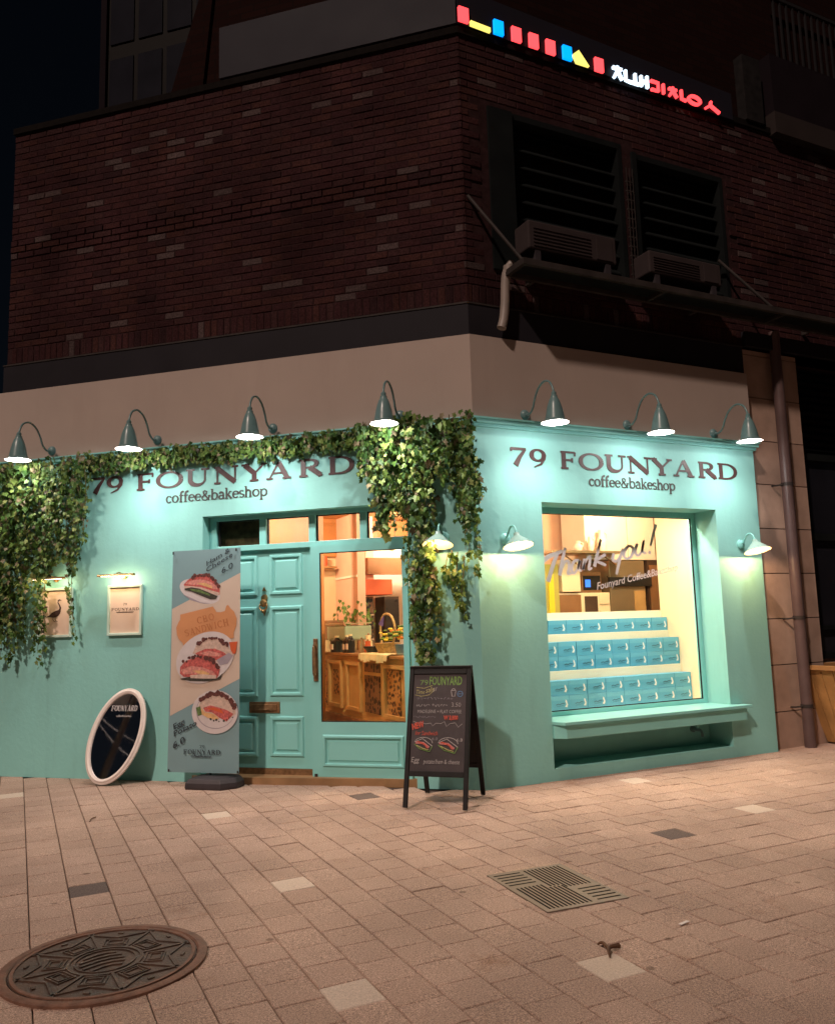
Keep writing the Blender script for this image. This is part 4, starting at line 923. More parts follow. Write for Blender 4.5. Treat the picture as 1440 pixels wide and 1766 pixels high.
def ell(f, cx, cy, rx, ry, rot=0, n=36, a0=0, a1=360):
    out = []
    for i in range(n):
        a = math.radians(a0 + (a1 - a0) * i / (n if a1 - a0 == 360 else n - 1)); x, y = rx * math.cos(a), ry * math.sin(a); c, s = math.cos(math.radians(rot)), math.sin(math.radians(rot))
        out.append(f(cx + x * c - y * s, cy + x * s + y * c))
    return out
def specks(f, path, rad, material, nm='seed_print', n=14, jit=14):
    b = B(); lay_k[0] += 1; y = -.0004 - .0003 * lay_k[0]
    for k in range(n):
        t = k / (n - 1) * (len(path) - 1); i = min(int(t), len(path) - 2); fx = t - i
        cx = path[i][0] * (1 - fx) + path[i + 1][0] * fx + rr.uniform(-jit, jit); cy = path[i][1] * (1 - fx) + path[i + 1][1] * fx + rr.uniform(-jit, jit); r_ = rad * rr.uniform(.6, 1.3)
        q = [bp(*f(cx + r_ * math.cos(a) * rr.uniform(.7, 1.2), cy + r_ * math.sin(a) * rr.uniform(.7, 1.2))) for a in [2 * PI * j / 7 for j in range(7)]]
        b.add([(p[0], y - .00001 * k, p[1]) for p in q], [tuple(range(7))])
    obj(nm, b, material, sheet, recalc=False)
art([(0, .268), (1, .115), (1, .588), (0, .752)], 'banner_cream')
# top sandwich
art(ell(z1, 545, 730, 310, 155, 22), 'plate_white', 'plate_print'); art(blob(z1, [(300, 760), (420, 850), (600, 905), (705, 905), (560, 885), (430, 820)]), 'plate_shade')
art(blob(z1, [(310, 620), (370, 560), (450, 510), (540, 480), (640, 490), (740, 550), (810, 630), (835, 720), (830, 790), (720, 760), (600, 720), (450, 690), (330, 665)]), 'ham')
art(blob(z1, [(330, 610), (420, 570), (560, 560), (680, 590), (780, 660), (815, 720), (700, 690), (560, 640), (420, 630)]), 'ham_light'); art(blob(z1, [(500, 610), (620, 610), (720, 660), (730, 700), (600, 650)]), 'cheese')
art(blob(z1, [(315, 640), (430, 650), (560, 670), (700, 720), (830, 760), (815, 800), (690, 760), (560, 720), (420, 690), (330, 680)]), 'bread')
art(blob(z1, [(325, 680), (420, 665), (540, 690), (680, 750), (805, 810), (780, 850), (700, 850), (560, 790), (430, 730), (330, 705)]), 'seed'); art(blob(z1, [(400, 685), (540, 705), (680, 765), (700, 800), (560, 750), (430, 715)]), 'greens')
specks(z1, [(440, 520), (560, 490), (660, 505), (760, 570), (825, 680)], 26, 'crust')
# orange cloud with the name
cloud = [(270, 1050), (480, 1005), (740, 950), (775, 1000), (790, 1030), (850, 1035), (910, 1020), (930, 950), (955, 935), (990, 985), (1040, 1030), (1080, 1130), (1075, 1230), (1040, 1320), (1040, 1400), (900, 1420), (760, 1400), (600, 1450), (420, 1490), (340, 1530), (310, 1450), (255, 1400), (225, 1330), (215, 1230), (245, 1160), (270, 1120)]
art(blob(z1, cloud), 'banner_orange')
def print_caps(txt, f, x0, x1, yb, h, mt, tilt, T=.0085, t=.0035):
    lay_k[0] += 1; a = bp(*f(x0, yb)); c = bp(*f(x1, yb)); hh = h; b = B()
    cap_text(b, txt, 0, c[0] - a[0], 0, hh, T, t, 0); o = obj('lettering', b, mt, sheet, recalc=False); o.location = (a[0], -.001 - .0003 * lay_k[0], a[1]); o.rotation_euler = (0, -math.radians(tilt), 0)
print_caps('CBO', z1, 525, 770, 1190, .060, 'orange_ink', 12); print_caps('SANDWICH', z1, 345, 985, 1365, .060, 'orange_ink', 12)
def print_font(txt, f, x, y, size, mt, tilt, width, bold=.0004):
    lay_k[0] += 1; a = bp(*f(x, y)); put_font('lettering', txt, size, mt, sheet, (a[0], -.001 - .0003 * lay_k[0], a[1]), -math.radians(tilt), shear=.25, width=width, bold=bold)
print_font('Ham &', z1, 645, 375, .058, 'ink_navy', 27, .275); print_font('Cheese', z1, 650, 460, .058, 'ink_navy', 27, .30); print_font('6.0', z1, 870, 490, .068, 'ink_navy', 25, .13)
# middle sandwiches
art(ell(z2, 590, -100, 420, 320, -28), 'plate_white', 'plate_print')
art(blob(z1, [(520, 1470), (640, 1390), (780, 1395), (930, 1480), (1010, 1560), (1040, 1640), (960, 1740), (860, 1760), (740, 1700), (560, 1640), (460, 1600)]), 'bread')
art(blob(z1, [(500, 1600), (640, 1540), (780, 1540), (900, 1590), (960, 1640), (880, 1700), (740, 1700), (560, 1660)]), 'ham'); art(blob(z1, [(550, 1600), (700, 1570), (860, 1610), (840, 1650), (680, 1640)]), 'ham_light')
art(blob(z1, [(800, 1700), (980, 1600), (1035, 1640), (960, 1750), (850, 1770)]), 'plate_shade'); art(blob(z1, [(975, 1455), (1095, 1450), (1070, 1610), (1035, 1620), (1000, 1560)]), 'red_paint')
specks(z1, [(540, 1460), (660, 1390), (780, 1390), (880, 1440), (960, 1500)], 30, 'crust')
art(blob(z2, [(250, 20), (330, -60), (480, -110), (640, -100), (760, -20), (800, 60), (780, 140), (740, 190), (560, 190), (420, 160), (300, 150), (250, 110)]), 'ham')
art(blob(z2, [(260, 60), (400, 10), (560, 30), (700, 80), (760, 150), (600, 130), (440, 110), (300, 120)]), 'ham_light'); art(blob(z2, [(420, 70), (560, 70), (660, 110), (640, 140), (500, 110)]), 'cheese')
art(blob(z2, [(245, 180), (390, 150), (560, 175), (760, 180), (840, 110), (800, 190), (640, 215), (400, 210)]), 'seed'); art(blob(z2, [(390, 130), (560, 120), (750, 140), (750, 180), (560, 178), (400, 170)]), 'bread')
specks(z2, [(300, -40), (440, -120), (560, -115), (700, -60), (780, 20)], 30, 'crust')
# bottom sandwich
art(ell(z2, 735, 615, 312, 285), 'plate_white', 'plate_print'); art(ell(z2, 745, 600, 262, 235), 'plate_shade', 'plate_print'); art(ell(z2, 750, 595, 256, 230), 'plate_white', 'plate_print')
art(blob(z2, [(520, 540), (560, 440), (660, 380), (760, 355), (880, 390), (970, 460), (1015, 550), (1020, 640), (940, 700), (820, 700), (650, 670), (560, 640)]), 'bread')
art(blob(z2, [(580, 560), (680, 530), (800, 560), (900, 590), (990, 640), (900, 740), (800, 690), (700, 620), (610, 610)]), 'ham'); art(blob(z2, [(620, 570), (720, 555), (830, 590), (860, 640), (740, 600)]), 'red_paint')
art(blob(z2, [(555, 560), (600, 620), (720, 640), (800, 700), (760, 720), (640, 690), (555, 645)]), 'cheese'); art(blob(z2, [(480, 560), (540, 540), (565, 650), (510, 670)]), 'greens')
specks(z2, [(550, 460), (640, 390), (750, 370), (860, 400), (960, 470), (1010, 560)], 32, 'crust', n=20); specks(z2, [(680, 710), (780, 730), (880, 735), (980, 670)], 14, 'seed', n=8)
print_font('Egg', z2, 180, 850, .066, 'ink_navy', 27, .135, .001); print_font('Potato', z2, 185, 940, .066, 'ink_navy', 24, .26, .001); print_font('6.0', z2, 185, 1100, .078, 'ink_navy', 27, .14, .001)
print_caps('79', z2, 540, 610, 1085, .026, 'ink_navy', 0, .006, .0025); print_caps('FOUNYARD', z2, 320, 820, 1165, .040, 'ink_navy', 0, .0095, .004)
print_font('coffee&bakeshop', z2, 425, 1203, .03, 'ink_navy', 0, .205, .001)
b = B()
for sx in (-.33, .33): b.box(sx - .006 + (.009 if sx < 0 else 0), sx + .006 + (.009 if sx < 0 else 0), -.02, -.0149, 2.085, 2.11)
for sx in (-.345, .345): b.box(sx - .006, sx + .006, -.02, -.0149, .128, .150)
obj('eyelet', b, 'steel', ban)
b = B(); b.tube([(.05, .03, .09), (.05, .03, 2.05)], .010, 8, 1); b.tube([(-.34, .012, 2.10), (.05, .03, 1.98), (.35, .012, 2.10)], .005, 6, 1); b.tube([(-.33, .012, .14), (.05, .03, .30), (.35, .012, .14)], .005, 6, 1); obj('support_pole', b, 'steel', ban)
b = B(); fp = [(-.10, -.14), (.245, -.14), (.345, -.03), (.345, .10), (.28, .17), (-.05, .17), (-.12, .10)]
n = len(fp); c0 = (.11, .02)
ring = lambda k, z: [(c0[0] + (x - c0[0]) * k, c0[1] + (y - c0[1]) * k, z) for x, y in fp]
vs = ring(1.0, 0) + ring(1.02, .02) + ring(1.0, .055) + ring(.90, .088) + ring(.55, .10)
b.add(vs, [tuple(range(n - 1, -1, -1))] + [(j * n + i, j * n + (i + 1) % n, (j + 1) * n + (i + 1) % n, (j + 1) * n + i) for j in range(4) for i in range(n)] + [tuple(4 * n + i for i in range(n))]); obj('rubber_foot', b, 'black_rubber', ban, bevel=.006)

# ================================================================== A-BOARD
fl_, fr_ = Vector((-.862, -.262, 0)), Vector((-.498, -.611, 0)); bl_, br_ = Vector((-.485, .225, 0)), Vector((-.135, -.165, 0))
ax = (fr_ - fl_).normalized(); wA = .505; cen = (fl_ + fr_ + bl_ + br_) / 4
ang = math.atan2(ax.y, ax.x)
ab = thing('chalkboard_sign', 'black wooden A-frame chalkboard standing by the corner', 'sign', (cen.x, cen.y, 0), ang)
hf = .285; HA = 1.03                                    # half spread at the ground, height
def face(sgn):
    """matrix-free helper: point on the leaning face (x across, h up the face 0..1, d off the face)"""
    def f(x, h, d=0): return (x, sgn * (-hf + (hf - .012) * h) - sgn * d * .965, h * HA + d * .26)
    return f
def lean_box(b, f, x0, x1, h0, h1, d0, d1):
    b.add([f(x0, h0, d0), f(x1, h0, d0), f(x1, h0, d1), f(x0, h0, d1), f(x0, h1, d0), f(x1, h1, d0), f(x1, h1, d1), f(x0, h1, d1)], [(0, 3, 2, 1), (4, 5, 6, 7), (0, 1, 5, 4), (1, 2, 6, 5), (2, 3, 7, 6), (3, 0, 4, 7)])
for sgn in (1, -1):
    f = face(sgn)
    for x0 in (-wA / 2, wA / 2 - .036):
        b = B(); lean_box(b, f, x0, x0 + .036, 0.01, 1.0, -.012, .014); obj('leg', b, 'black_frame', ab, bevel=.004)
    b = B(); lean_box(b, f, -wA / 2 + .036, wA / 2 - .036, .955, 1.0, -.011, .013); obj('rail', b, 'black_frame', ab, bevel=.003); b = B(); lean_box(b, f, -wA / 2 + .036, wA / 2 - .036, .225, .262, -.011, .013); obj('rail', b, 'black_frame', ab, bevel=.003)
    b = B(); lean_box(b, f, -wA / 2 + .036, wA / 2 - .036, .262, .955, -.006, .002); bd = obj('board', b, 'board_black' if sgn > 0 else 'black_frame', ab)
    if sgn > 0: board = bd
b = B(); b.box(-wA / 2, wA / 2, -.03, .03, 1.0 * HA - .004, 1.012 * HA + .006); obj('top_cap', b, 'black_frame', ab, bevel=.004)
fA = face(1); ck = [0]
def chalk(pts, wd, mt, nm='chalk_mark'):               # u 0..1 across the board, v 0..1 down
    ck[0] += 1; b = B(); d = .0025 + .00015 * ck[0]
    q = [((-.214 + u * .428), .955 - v * .693) for u, v in pts]
    b.ribbon([(x, h * HA) for x, h in q], wd, 0); b.v = [f3 for f3 in [fA(x, z / HA, d) for x, y, z in b.v]]; obj(nm, b, mt, board, recalc=False)
def chalk_text(txt, u, v, size, mt, width, shear=0, bold=0.0, rot=0):
    ck[0] += 1; m = font_mesh(txt, size, shear=shear, width=width, bold=bold); d = .0025 + .00015 * ck[0]
    c_, s_ = math.cos(rot), math.sin(rot)
    for vv in m.vertices:
        x, z = vv.co.x * c_ - vv.co.z * s_, vv.co.x * s_ + vv.co.z * c_
        vv.co = Vector(fA(-.214 + u * .428 + x, .955 - v * .693 + z / HA, d))
    m.materials.append(MATS[mt]); o = bpy.data.objects.new('chalk_lettering', m); link(o, board)
chalk_text('79', .12, .115, .055, 'chalk_green', .065); chalk_text('FOUNYARD', .30, .115, .090, 'chalk_green', .265, bold=.002)
chalk([(.05, .14), (.2, .15), (.36, .12)], .004, 'chalk_yellow'); chalk_text('Time', .05, .21, .045, 'chalk_yellow', .07, .2); chalk_text('sale', .24, .20, .055, 'chalk_yellow', .075, .2, rot=.2)
chalk([(.03, .22), (.15, .235), (.30, .22), (.38, .18)], .004, 'chalk_yellow'); chalk([(.40, .145), (.38, .19)], .005, 'chalk_white'); chalk([(.44, .14), (.42, .18)], .005, 'chalk_white')
chalk([(.72, .175), (.74, .235), (.79, .235), (.81, .175), (.72, .175)], .006, 'chalk_white'); chalk([(.73, .165), (.765, .155), (.80, .165)], .006, 'chalk_white'); chalk(arc(.89, .21, .05, .028, 0, 360, 12), .007, 'chalk_blue'); chalk([(.85, .21), (.93, .21)], .006, 'chalk_blue')
rc = random.Random(8)
def scribble(u0, u1, v, h, mt, n, wd=.0035):           # chalk writing too smudged to read
    for k in range(n):
        u = u0 + (u1 - u0) * k / n; du = (u1 - u0) / n * .62
        chalk([(u, v + rc.uniform(-h, h)), (u + du * .3, v + rc.uniform(-h, h)), (u + du * .6, v + rc.uniform(-h, h)), (u + du, v + rc.uniform(-h, h))], wd, mt)
scribble(.08, .78, .258, .013, 'chalk_grey', 11)
scribble(.07, .34, .332, .016, 'chalk_white', 6, .004); chalk_text('+', .37, .345, .04, 'chalk_white', .018); scribble(.43, .68, .332, .016, 'chalk_white', 5, .004); chalk_text('3.50', .74, .345, .045, 'chalk_white', .075)
chalk_text('MADELEINE + FLAT COFFEE', .10, .412, .036, 'chalk_white', .355)
scribble(.03, .46, .452, .010, 'chalk_grey', 11, .003); chalk_text('W 3,800', .60, .478, .042, 'chalk_red', .115, bold=.002)
chalk([(.03, .50), (.12, .515), (.2, .51), (.26, .525), (.36, .515), (.40, .545), (.46, .515), (.55, .52), (.62, .50), (.66, .55), (.72, .52), (.82, .51), (.88, .555), (.95, .52)], .0035, 'chalk_white')
chalk_text('NEW', .02, .585, .06, 'chalk_red', .10, bold=.003, rot=.25); chalk_text('for Sandwich', .08, .640, .045, 'chalk_red', .18, .15)
def sandwich(u, v, s):
    chalk(arc(u, v, .17 * s, .058 * s, 200, 360, 14), .005, 'chalk_white'); chalk([(u - .17 * s, v - .01), (u - .02 * s, v - .045 * s), (u + .17 * s, v + .03 * s)], .006, 'chalk_white')
    chalk([(u - .15 * s, v - .005), (u, v + .0), (u + .11 * s, v + .045 * s)], .016, 'chalk_pink'); chalk([(u - .12 * s, v - .018), (u + .02, v + .012), (u + .08 * s, v + .05 * s)], .010, 'chalk_red')
    chalk([(u - .17 * s, v + .01), (u - .06 * s, v + .06 * s), (u + .12 * s, v + .085 * s), (u + .17 * s, v + .03 * s)], .005, 'chalk_green'); chalk([(u - .13 * s, v + .022), (u, v + .055 * s), (u + .10 * s, v + .068 * s)], .006, 'chalk_yellow')
sandwich(.24, .72, 1.0); sandwich(.70, .725, 1.08)
chalk_text('6.0', .40, .69, .03, 'chalk_grey', .045); chalk_text('6.8', .86, .70, .035, 'chalk_white', .045)
chalk_text('Egg', .03, .915, .055, 'chalk_white', .065, .15); chalk_text('potato/ham & cheese', .26, .925, .045, 'chalk_white', .285, .1)

# ================================================================== IVY
LEAF = [(0, 0), (.16, -.12), (.42, -.10), (.34, .16), (.50, .42), (.24, .50), (.0, 1.0), (-.24, .50), (-.50, .42), (-.34, .16), (-.42, -.10), (-.16, -.12)]
def leaf_into(b, c, size, rng, out=0.0, droop=0.0):
    """one five-lobed leaf hanging tip down; faces -y (towards the street) with random turn"""
    yaw = rng.uniform(-.9, .9); pitch = rng.uniform(-.75, .55) + droop; roll = rng.uniform(-.7, .7)
    R_ = Matrix.Rotation(yaw, 3, 'Z') @ Matrix.Rotation(pitch, 3, 'X') @ Matrix.Rotation(roll, 3, 'Y')
    sx = rng.uniform(.8, 1.15); fold = rng.uniform(.05, .30); curl = rng.uniform(-.1, .25)
    vs = []
    for x, y in LEAF + [(0, .35)]:
        p = Vector((x * sx, abs(x) * fold + curl * y * y, -y)) * size; p = R_ @ p; vs.append((c[0] + p.x, c[1] + p.y, c[2] + p.z))
    n = len(LEAF); b.add(vs, [(i, (i + 1) % n, n) for i in range(n)])
def ivy(name, label, strands, seed, dens, sizes=(.034, .058)):
    """strands: (x, z_top, z_bottom, spread, out, fullness)"""
    rng = random.Random(seed); t = thing(name, label, 'ivy', PL(0, 0, 0), RL); lf = B(); st = B()
    for x, zt, zb, spread, out, full in strands:
        L_ = zt - zb; n = int(L_ * dens * full); ph = rng.uniform(0, 6); pts = []
        for k in range(7):
            f = k / 6; pts.append((x + .03 * math.sin(ph + f * 5) * (L_), -(out * (1 - .35 * f) + .015 * math.sin(ph * 2 + f * 7)), zt - L_ * f))
        st.tube(pts, (.005, .002), 5, 2)
        for i in range(n):
            f = rng.random() ** .92; k = min(int(f * 6), 5); g_ = f * 6 - k
            p = [pts[k][j] * (1 - g_) + pts[k + 1][j] * g_ for j in range(3)]
            sp = spread * (1 - .55 * f)
            p[0] += rng.gauss(0, sp * .55); p[1] += rng.uniform(-out * .75, out * .30) * (1 - .3 * f); p[2] += rng.uniform(-.02, .03)
            p[1] = min(p[1], -.012)
            leaf_into(lf, p, rng.uniform(*sizes) * (1.0 - .30 * f * (1 if L_ > .5 else 0)), rng)
    fo = obj('foliage', lf, 'ivy_leaf', t, recalc=False); tag(fo, kind='stuff'); obj('stem', st, 'vine_stem', t, recalc=False)
    return t
R = random.Random(21)
left = []
x = 3.90
while x < 5.16:
    if x < 4.02: zb = R.uniform(2.2, 2.6)
    elif x < 4.38: zb = R.uniform(1.92, 2.16)
    elif x < 4.50: zb = R.uniform(1.8, 2.2)
    elif x < 4.62: zb = R.uniform(1.7, 2.3)
    else: zb = R.uniform(1.18, 1.6)
    left.append((-x, 3.12 + R.uniform(-.03, .03), zb, .075, R.uniform(.10, .20), 1.15)); x += .040
left += [(-4.02, 2.9, 1.30, .03, .09, .42), (-4.06, 2.6, 1.52, .03, .10, .42), (-4.38, 2.4, 1.07, .035, .13, .75), (-4.42, 2.3, 1.20, .035, .14, .75), (-4.47, 2.3, 1.30, .03, .12, .7), (-4.36, 2.2, 1.45, .03, .12, .6), (-4.78, 2.0, 1.06, .04, .10, .7), (-4.9, 2.0, 1.12, .04, .1, .7)]
ivy('ivy_curtain', 'long hanging ivy curtain over the goose print', left, 31, 88, (.028, .076))
strip = []; x = .98
while x < 3.98:
    strip.append((-x, 3.125 + R.uniform(-.02, .02), R.uniform(2.945, 3.01), .045, R.uniform(.06, .12), 1.9)); x += .040
ivy('ivy_garland', 'leafy ivy garland along the cornice above the door sign', strip, 32, 112, (.028, .056))
right = []; x = -.03
while x < 1.04:
    if x > .93: zb = R.uniform(2.62, 2.85)
    elif x > .70: zb = R.uniform(2.40, 2.55)
    elif x > .34: zb = R.uniform(2.18, 2.35)
    elif x > .16: zb = R.uniform(2.50, 2.75)
    else: zb = R.uniform(2.12, 2.45)
    right.append((-x, 3.15 + R.uniform(-.03, .04), zb, .07, R.uniform(.10, .22), 1.15)); x += .036
right += [(-.82, 2.6, 2.18, .045, .12, 1.1), (-.78, 2.6, 2.14, .045, .12, 1.1), (-.86, 2.6, 2.22, .04, .12, 1.0), (-.03, 2.8, 1.92, .04, .12, .9), (.0, 2.8, 1.78, .035, .10, .6), (-.07, 2.7, 2.0, .04, .1, .7),
          (-.56, 2.5, 1.45, .05, .10, .9), (-.52, 2.45, 1.30, .06, .13, 1.0), (-.47, 2.4, 1.12, .06, .14, 1.0), (-.42, 2.4, 1.06, .06, .14, 1.0), (-.37, 2.3, 1.22, .05, .12, 1.0), (-.50, 2.0, 1.02, .05, .10, .8), (-.40, 1.8, 1.04, .05, .12, .9), (-.45, 2.2, 1.5, .07, .14, 1.1), (-.40, 2.2, 1.6, .07, .14, 1.1),
          (-.17, 1.98, 1.52, .04, .10, .55), (-.12, 1.95, 1.40, .035, .09, .45), (-.2, 2.0, 1.66, .04, .08, .5), (-.26, 1.98, 1.72, .05, .06, .6), (-.58, 1.75, 1.25, .03, .05, .4), (-.54, 1.5, 1.0, .04, .06, .5)]
ivy('ivy_curtain', 'hanging ivy curtain at the corner around the glowing sconce', right, 33, 86, (.028, .082))

# ================================================================== PLATFORM WITH AIR CONDITIONERS
pf = thing('service_platform', 'steel service platform bracketed to the brick wall under the louvres', 'platform', (.34, 0, 4.51))
b = B(); b.box(0, 5.2, -.40, -.36, -.03, .03); b.box(0, 5.2, -.12, -.08, -.03, .03); b.box(0, .04, -.36, -.12, -.03, .03); b.box(1.62, 1.66, -.36, -.12, -.03, .03); b.box(3.25, 3.29, -.36, -.12, -.03, .03); b.box(.3, .34, -.079, .03, -.025, .025); b.box(2.3, 2.34, -.079, .03, -.025, .025); b.box(4.0, 4.04, -.079, .03, -.025, .025); obj('frame', b, 'steel', pf, bevel=.003)
b = B(); b.box(.04, 5.2, -.36, -.12, .012, .02); obj('deck', b, 'louvre_metal', pf)
b = B(); b.tube([(-.29, .02, .75), (.03, -.34, .03)], .016, 8, 1); obj('brace_rod', b, 'steel', pf)
b = B(); b.tube([(2.8, .02, .66), (3.15, -.34, .03)], .016, 8, 1); obj('brace_rod', b, 'steel', pf)
def aircon(label, x0, x1, z0, z1):
    t = thing('air_conditioner', label, 'air conditioner', ((x0 + x1) / 2, -.20, z0), 0, 'air conditioners on the service platform'); w_ = x1 - x0; h_ = z1 - z0
    b = B(); b.box(-w_/2, w_/2, -.11, .12, .15, h_); obj('casing', b, 'ac_plastic', t, bevel=.015)
    b = B()
    for i in range(6): b.box(-w_/2 + .05, w_/2 - .30, -.118, -.111, .18 + i * (h_ - .22) / 6, .188 + i * (h_ - .22) / 6)
    obj('grille', b, 'ac_plastic', t)
    b = B(); b.box(w_/2 - .24, w_/2 - .05, -.116, -.111, .17, h_ - .03); obj('service_cover', b, 'ac_plastic', t, bevel=.003)
    for sx in (-1, 1): b = B(); b.box(sx * (w_/2 - .1) - .03, sx * (w_/2 - .1) + .03, -.1, .1, 0, .15); obj('foot', b, 'black_rubber', t)
aircon('boxy outdoor air conditioner beside the wire ladder, nearer the corner', .47, 1.46, 4.54, 4.96); aircon('boxy outdoor air conditioner under the smaller louvre', 1.86, 2.80, 4.54, 4.92)
dr = thing('drain_pipe', 'short bent white plastic drain pipe below the service platform', 'pipe', (.35, -.02, 4.0))
b = B(); b.tube([(.07, -.10, .62), (.03, -.07, .56), (.01, -.05, .46), (.0, -.04, .25), (-.02, -.04, .10), (-.05, -.04, .0)], .042, 12); obj('bend', b, 'pvc_pipe', dr, smooth=True)
b = B(); b.lathe([(.05, .0), (.05, .07)], 14, 'z', (.035, -.075, .52)); obj('socket', b, 'pvc_pipe', dr, smooth=True)
dpn = thing('downpipe', 'tall brown metal downpipe fixed to the stone pilaster', 'pipe', (3.86, 0, 0))
b = B(); b.lathe([(.058, 0), (.058, 4.45)], 18); obj('pipe', b, 'downpipe_paint', dpn, smooth=True)
for z in (.42, 1.33, 2.75):
    b = B(); b.lathe([(.063, -.018), (.063, .018)], 18, 'z', (0, 0, z)); b.tube([(-.06, 0, z), (-.10, .05, z - .01), (-.13, .095, z - .01)], .009, 6, 2); obj('bracket', b, 'steel', dpn, smooth=True)
pw = thing('wooden_planter', 'slanted wooden plank planter beside the downpipe', 'planter', (4.62, -.10, 0))
top = [(-.66, -.30), (.66, -.30), (.66, .26), (-.66, .26)]; bot = [(-.40, -.18), (.40, -.18), (.40, .18), (-.40, .18)]
n = 9
for i in range(n):
    a0, a1 = i / n + .004, (i + 1) / n - .004; L2 = lambda p, q, t: (p[0] + (q[0] - p[0]) * t, p[1] + (q[1] - p[1]) * t)
    for (p, q, r_, s_) in ((top[0], top[1], bot[0], bot[1]),):
        A, Bq, Cq, D = L2(p, q, a0), L2(p, q, a1), L2(r_, s_, a1), L2(r_, s_, a0)
        b = B(); b.add([(A[0], A[1], .78), (Bq[0], Bq[1], .78), (Cq[0], Cq[1], .02), (D[0], D[1], .02), (A[0], A[1] + .025, .78), (Bq[0], Bq[1] + .025, .78), (Cq[0], Cq[1] + .025, .02), (D[0], D[1] + .025, .02)], [(0, 1, 2, 3), (7, 6, 5, 4), (0, 4, 5, 1), (1, 5, 6, 2), (2, 6, 7, 3), (3, 7, 4, 0)]); obj('plank', b, 'planter_wood', pw)
for i in range(4):
    a0, a1 = i / 4 + .008, (i + 1) / 4 - .008
    for s_ in (0, 1):
        p, q, r_, u_ = (top[0], top[3], bot[0], bot[3]) if s_ == 0 else (top[1], top[2], bot[1], bot[2]); A, Bq, Cq, D = L2(p, q, a0), L2(p, q, a1), L2(r_, u_, a1), L2(r_, u_, a0); d = .025 if s_ == 0 else -.025
        b = B(); b.add([(A[0], A[1], .78), (Bq[0], Bq[1], .78), (Cq[0], Cq[1], .02), (D[0], D[1], .02), (A[0] + d, A[1], .78), (Bq[0] + d, Bq[1], .78), (Cq[0] + d, Cq[1], .02), (D[0] + d, D[1], .02)], [(0, 1, 2, 3), (7, 6, 5, 4), (0, 4, 5, 1), (1, 5, 6, 2), (2, 6, 7, 3), (3, 7, 4, 0)]); obj('plank', b, 'planter_wood', pw)
b = B(); b.box(-.69, .69, -.33, -.27, .782, .83); b.box(-.69, .69, .23, .29, .782, .83); b.box(-.69, -.63, -.27, .23, .782, .83); b.box(.63, .69, -.27, .23, .782, .83); obj('rim', b, 'oak_dark', pw, bevel=.004)
b = B(); b.box(-.62, .62, -.26, .22, .70, .74); obj('soil', b, 'ground_sand', pw)

# ================================================================== MANHOLE AND DRAIN
mh = thing('manhole_cover', 'round cast iron manhole cover with a radiating relief pattern', 'manhole', (-3.155, -2.165, .003), math.radians(5))
b = B(); b.lathe([(.420, -.03), (.420, .006), (.412, .010), (.385, .010), (.378, .004), (.378, -.01)], 72, cap=False); obj('ring', b, 'rusty_ring', mh, smooth=True)
b = B(); b.lathe([(.374, -.02), (.374, .0045), (.001, .0045)], 72, cap=False); cov = obj('cover', b, 'cast_iron', mh)
def relief(pts, wd, nm='rib', hgt=.006, mt='cast_iron'):
    b = B(); b.ribbon(pts, wd, 0, hgt); b.v = [(x, z, -y + .004) for x, y, z in b.v]; obj(nm, b, mt, cov)
relief(arc(0, 0, .362, .362, 0, 360, 60), .014, 'rim', .0065, 'rusty_ring'); relief(arc(0, 0, .148, .148, 0, 360, 40), .014); relief(arc(0, 0, .122, .122, 0, 360, 40), .007)
for i in range(5):
    yv = -.075 + i * .036; h_ = math.sqrt(max(0, .105 ** 2 - yv ** 2)); relief([(-h_, yv - .01), (-h_ * .3, yv + .012), (h_ * .25, yv + .016), (h_ * .75, yv + .002)], .014, 'wave')
for i in range(8):
    a = math.radians(45 * i); ca_, sa_ = math.cos(a), math.sin(a); T = lambda r, t: (r * math.cos(a + t), r * math.sin(a + t)); H_ = math.radians(22.5)
    relief([T(.155, 0), T(.352, 0)], .012)
    relief([T(.352, -.04), T(.285, H_ * .55), T(.262, H_), T(.285, H_ * 1.45), T(.352, 2 * H_ + .04)], .009, 'scallop')
    for r0, r1, k in ((.172, .246, .70), (.186, .230, .46)):
        relief([T(r0, H_ * (1 - k)), T(r0, H_ * (1 + k)), T(r1, H_ * (1 + k * .75)), T(r1, H_ * (1 - k * .75)), T(r0, H_ * (1 - k))], .007, 'chevron')
    relief([T(.315, H_ * .9), T(.322, H_ * 1.1)], .012, 'nub')
gr = thing('drain_grate', 'square slotted metal drain grate set into the paving', 'grate', (-.955, -2.315, .002), math.radians(-4))
b = B(); b.box(-.235, .235, -.325, .325, -.02, .004); pl_ = obj('plate', b, 'grate_metal', gr, bevel=.003)
def slot(x0, x1, y0, y1): b = B(); b.box(x0, x1, y0, y1, .0041, .0049); obj('slot', b, 'slot_dark', pl_)
for i in range(11): slot(-.205 + i * .0235, -.195 + i * .0235, -.295, .045 if i < 7 else -.012)
for i in range(10): slot(-.025 + i * .0235, -.015 + i * .0235, (.0 if i < 3 else -.045), .295)
for i in range(5): slot(.078, .215, -.285 + i * .044, -.273 + i * .044)
for i in range(5): slot(-.215, -.055, .095 + i * .044, .107 + i * .044)
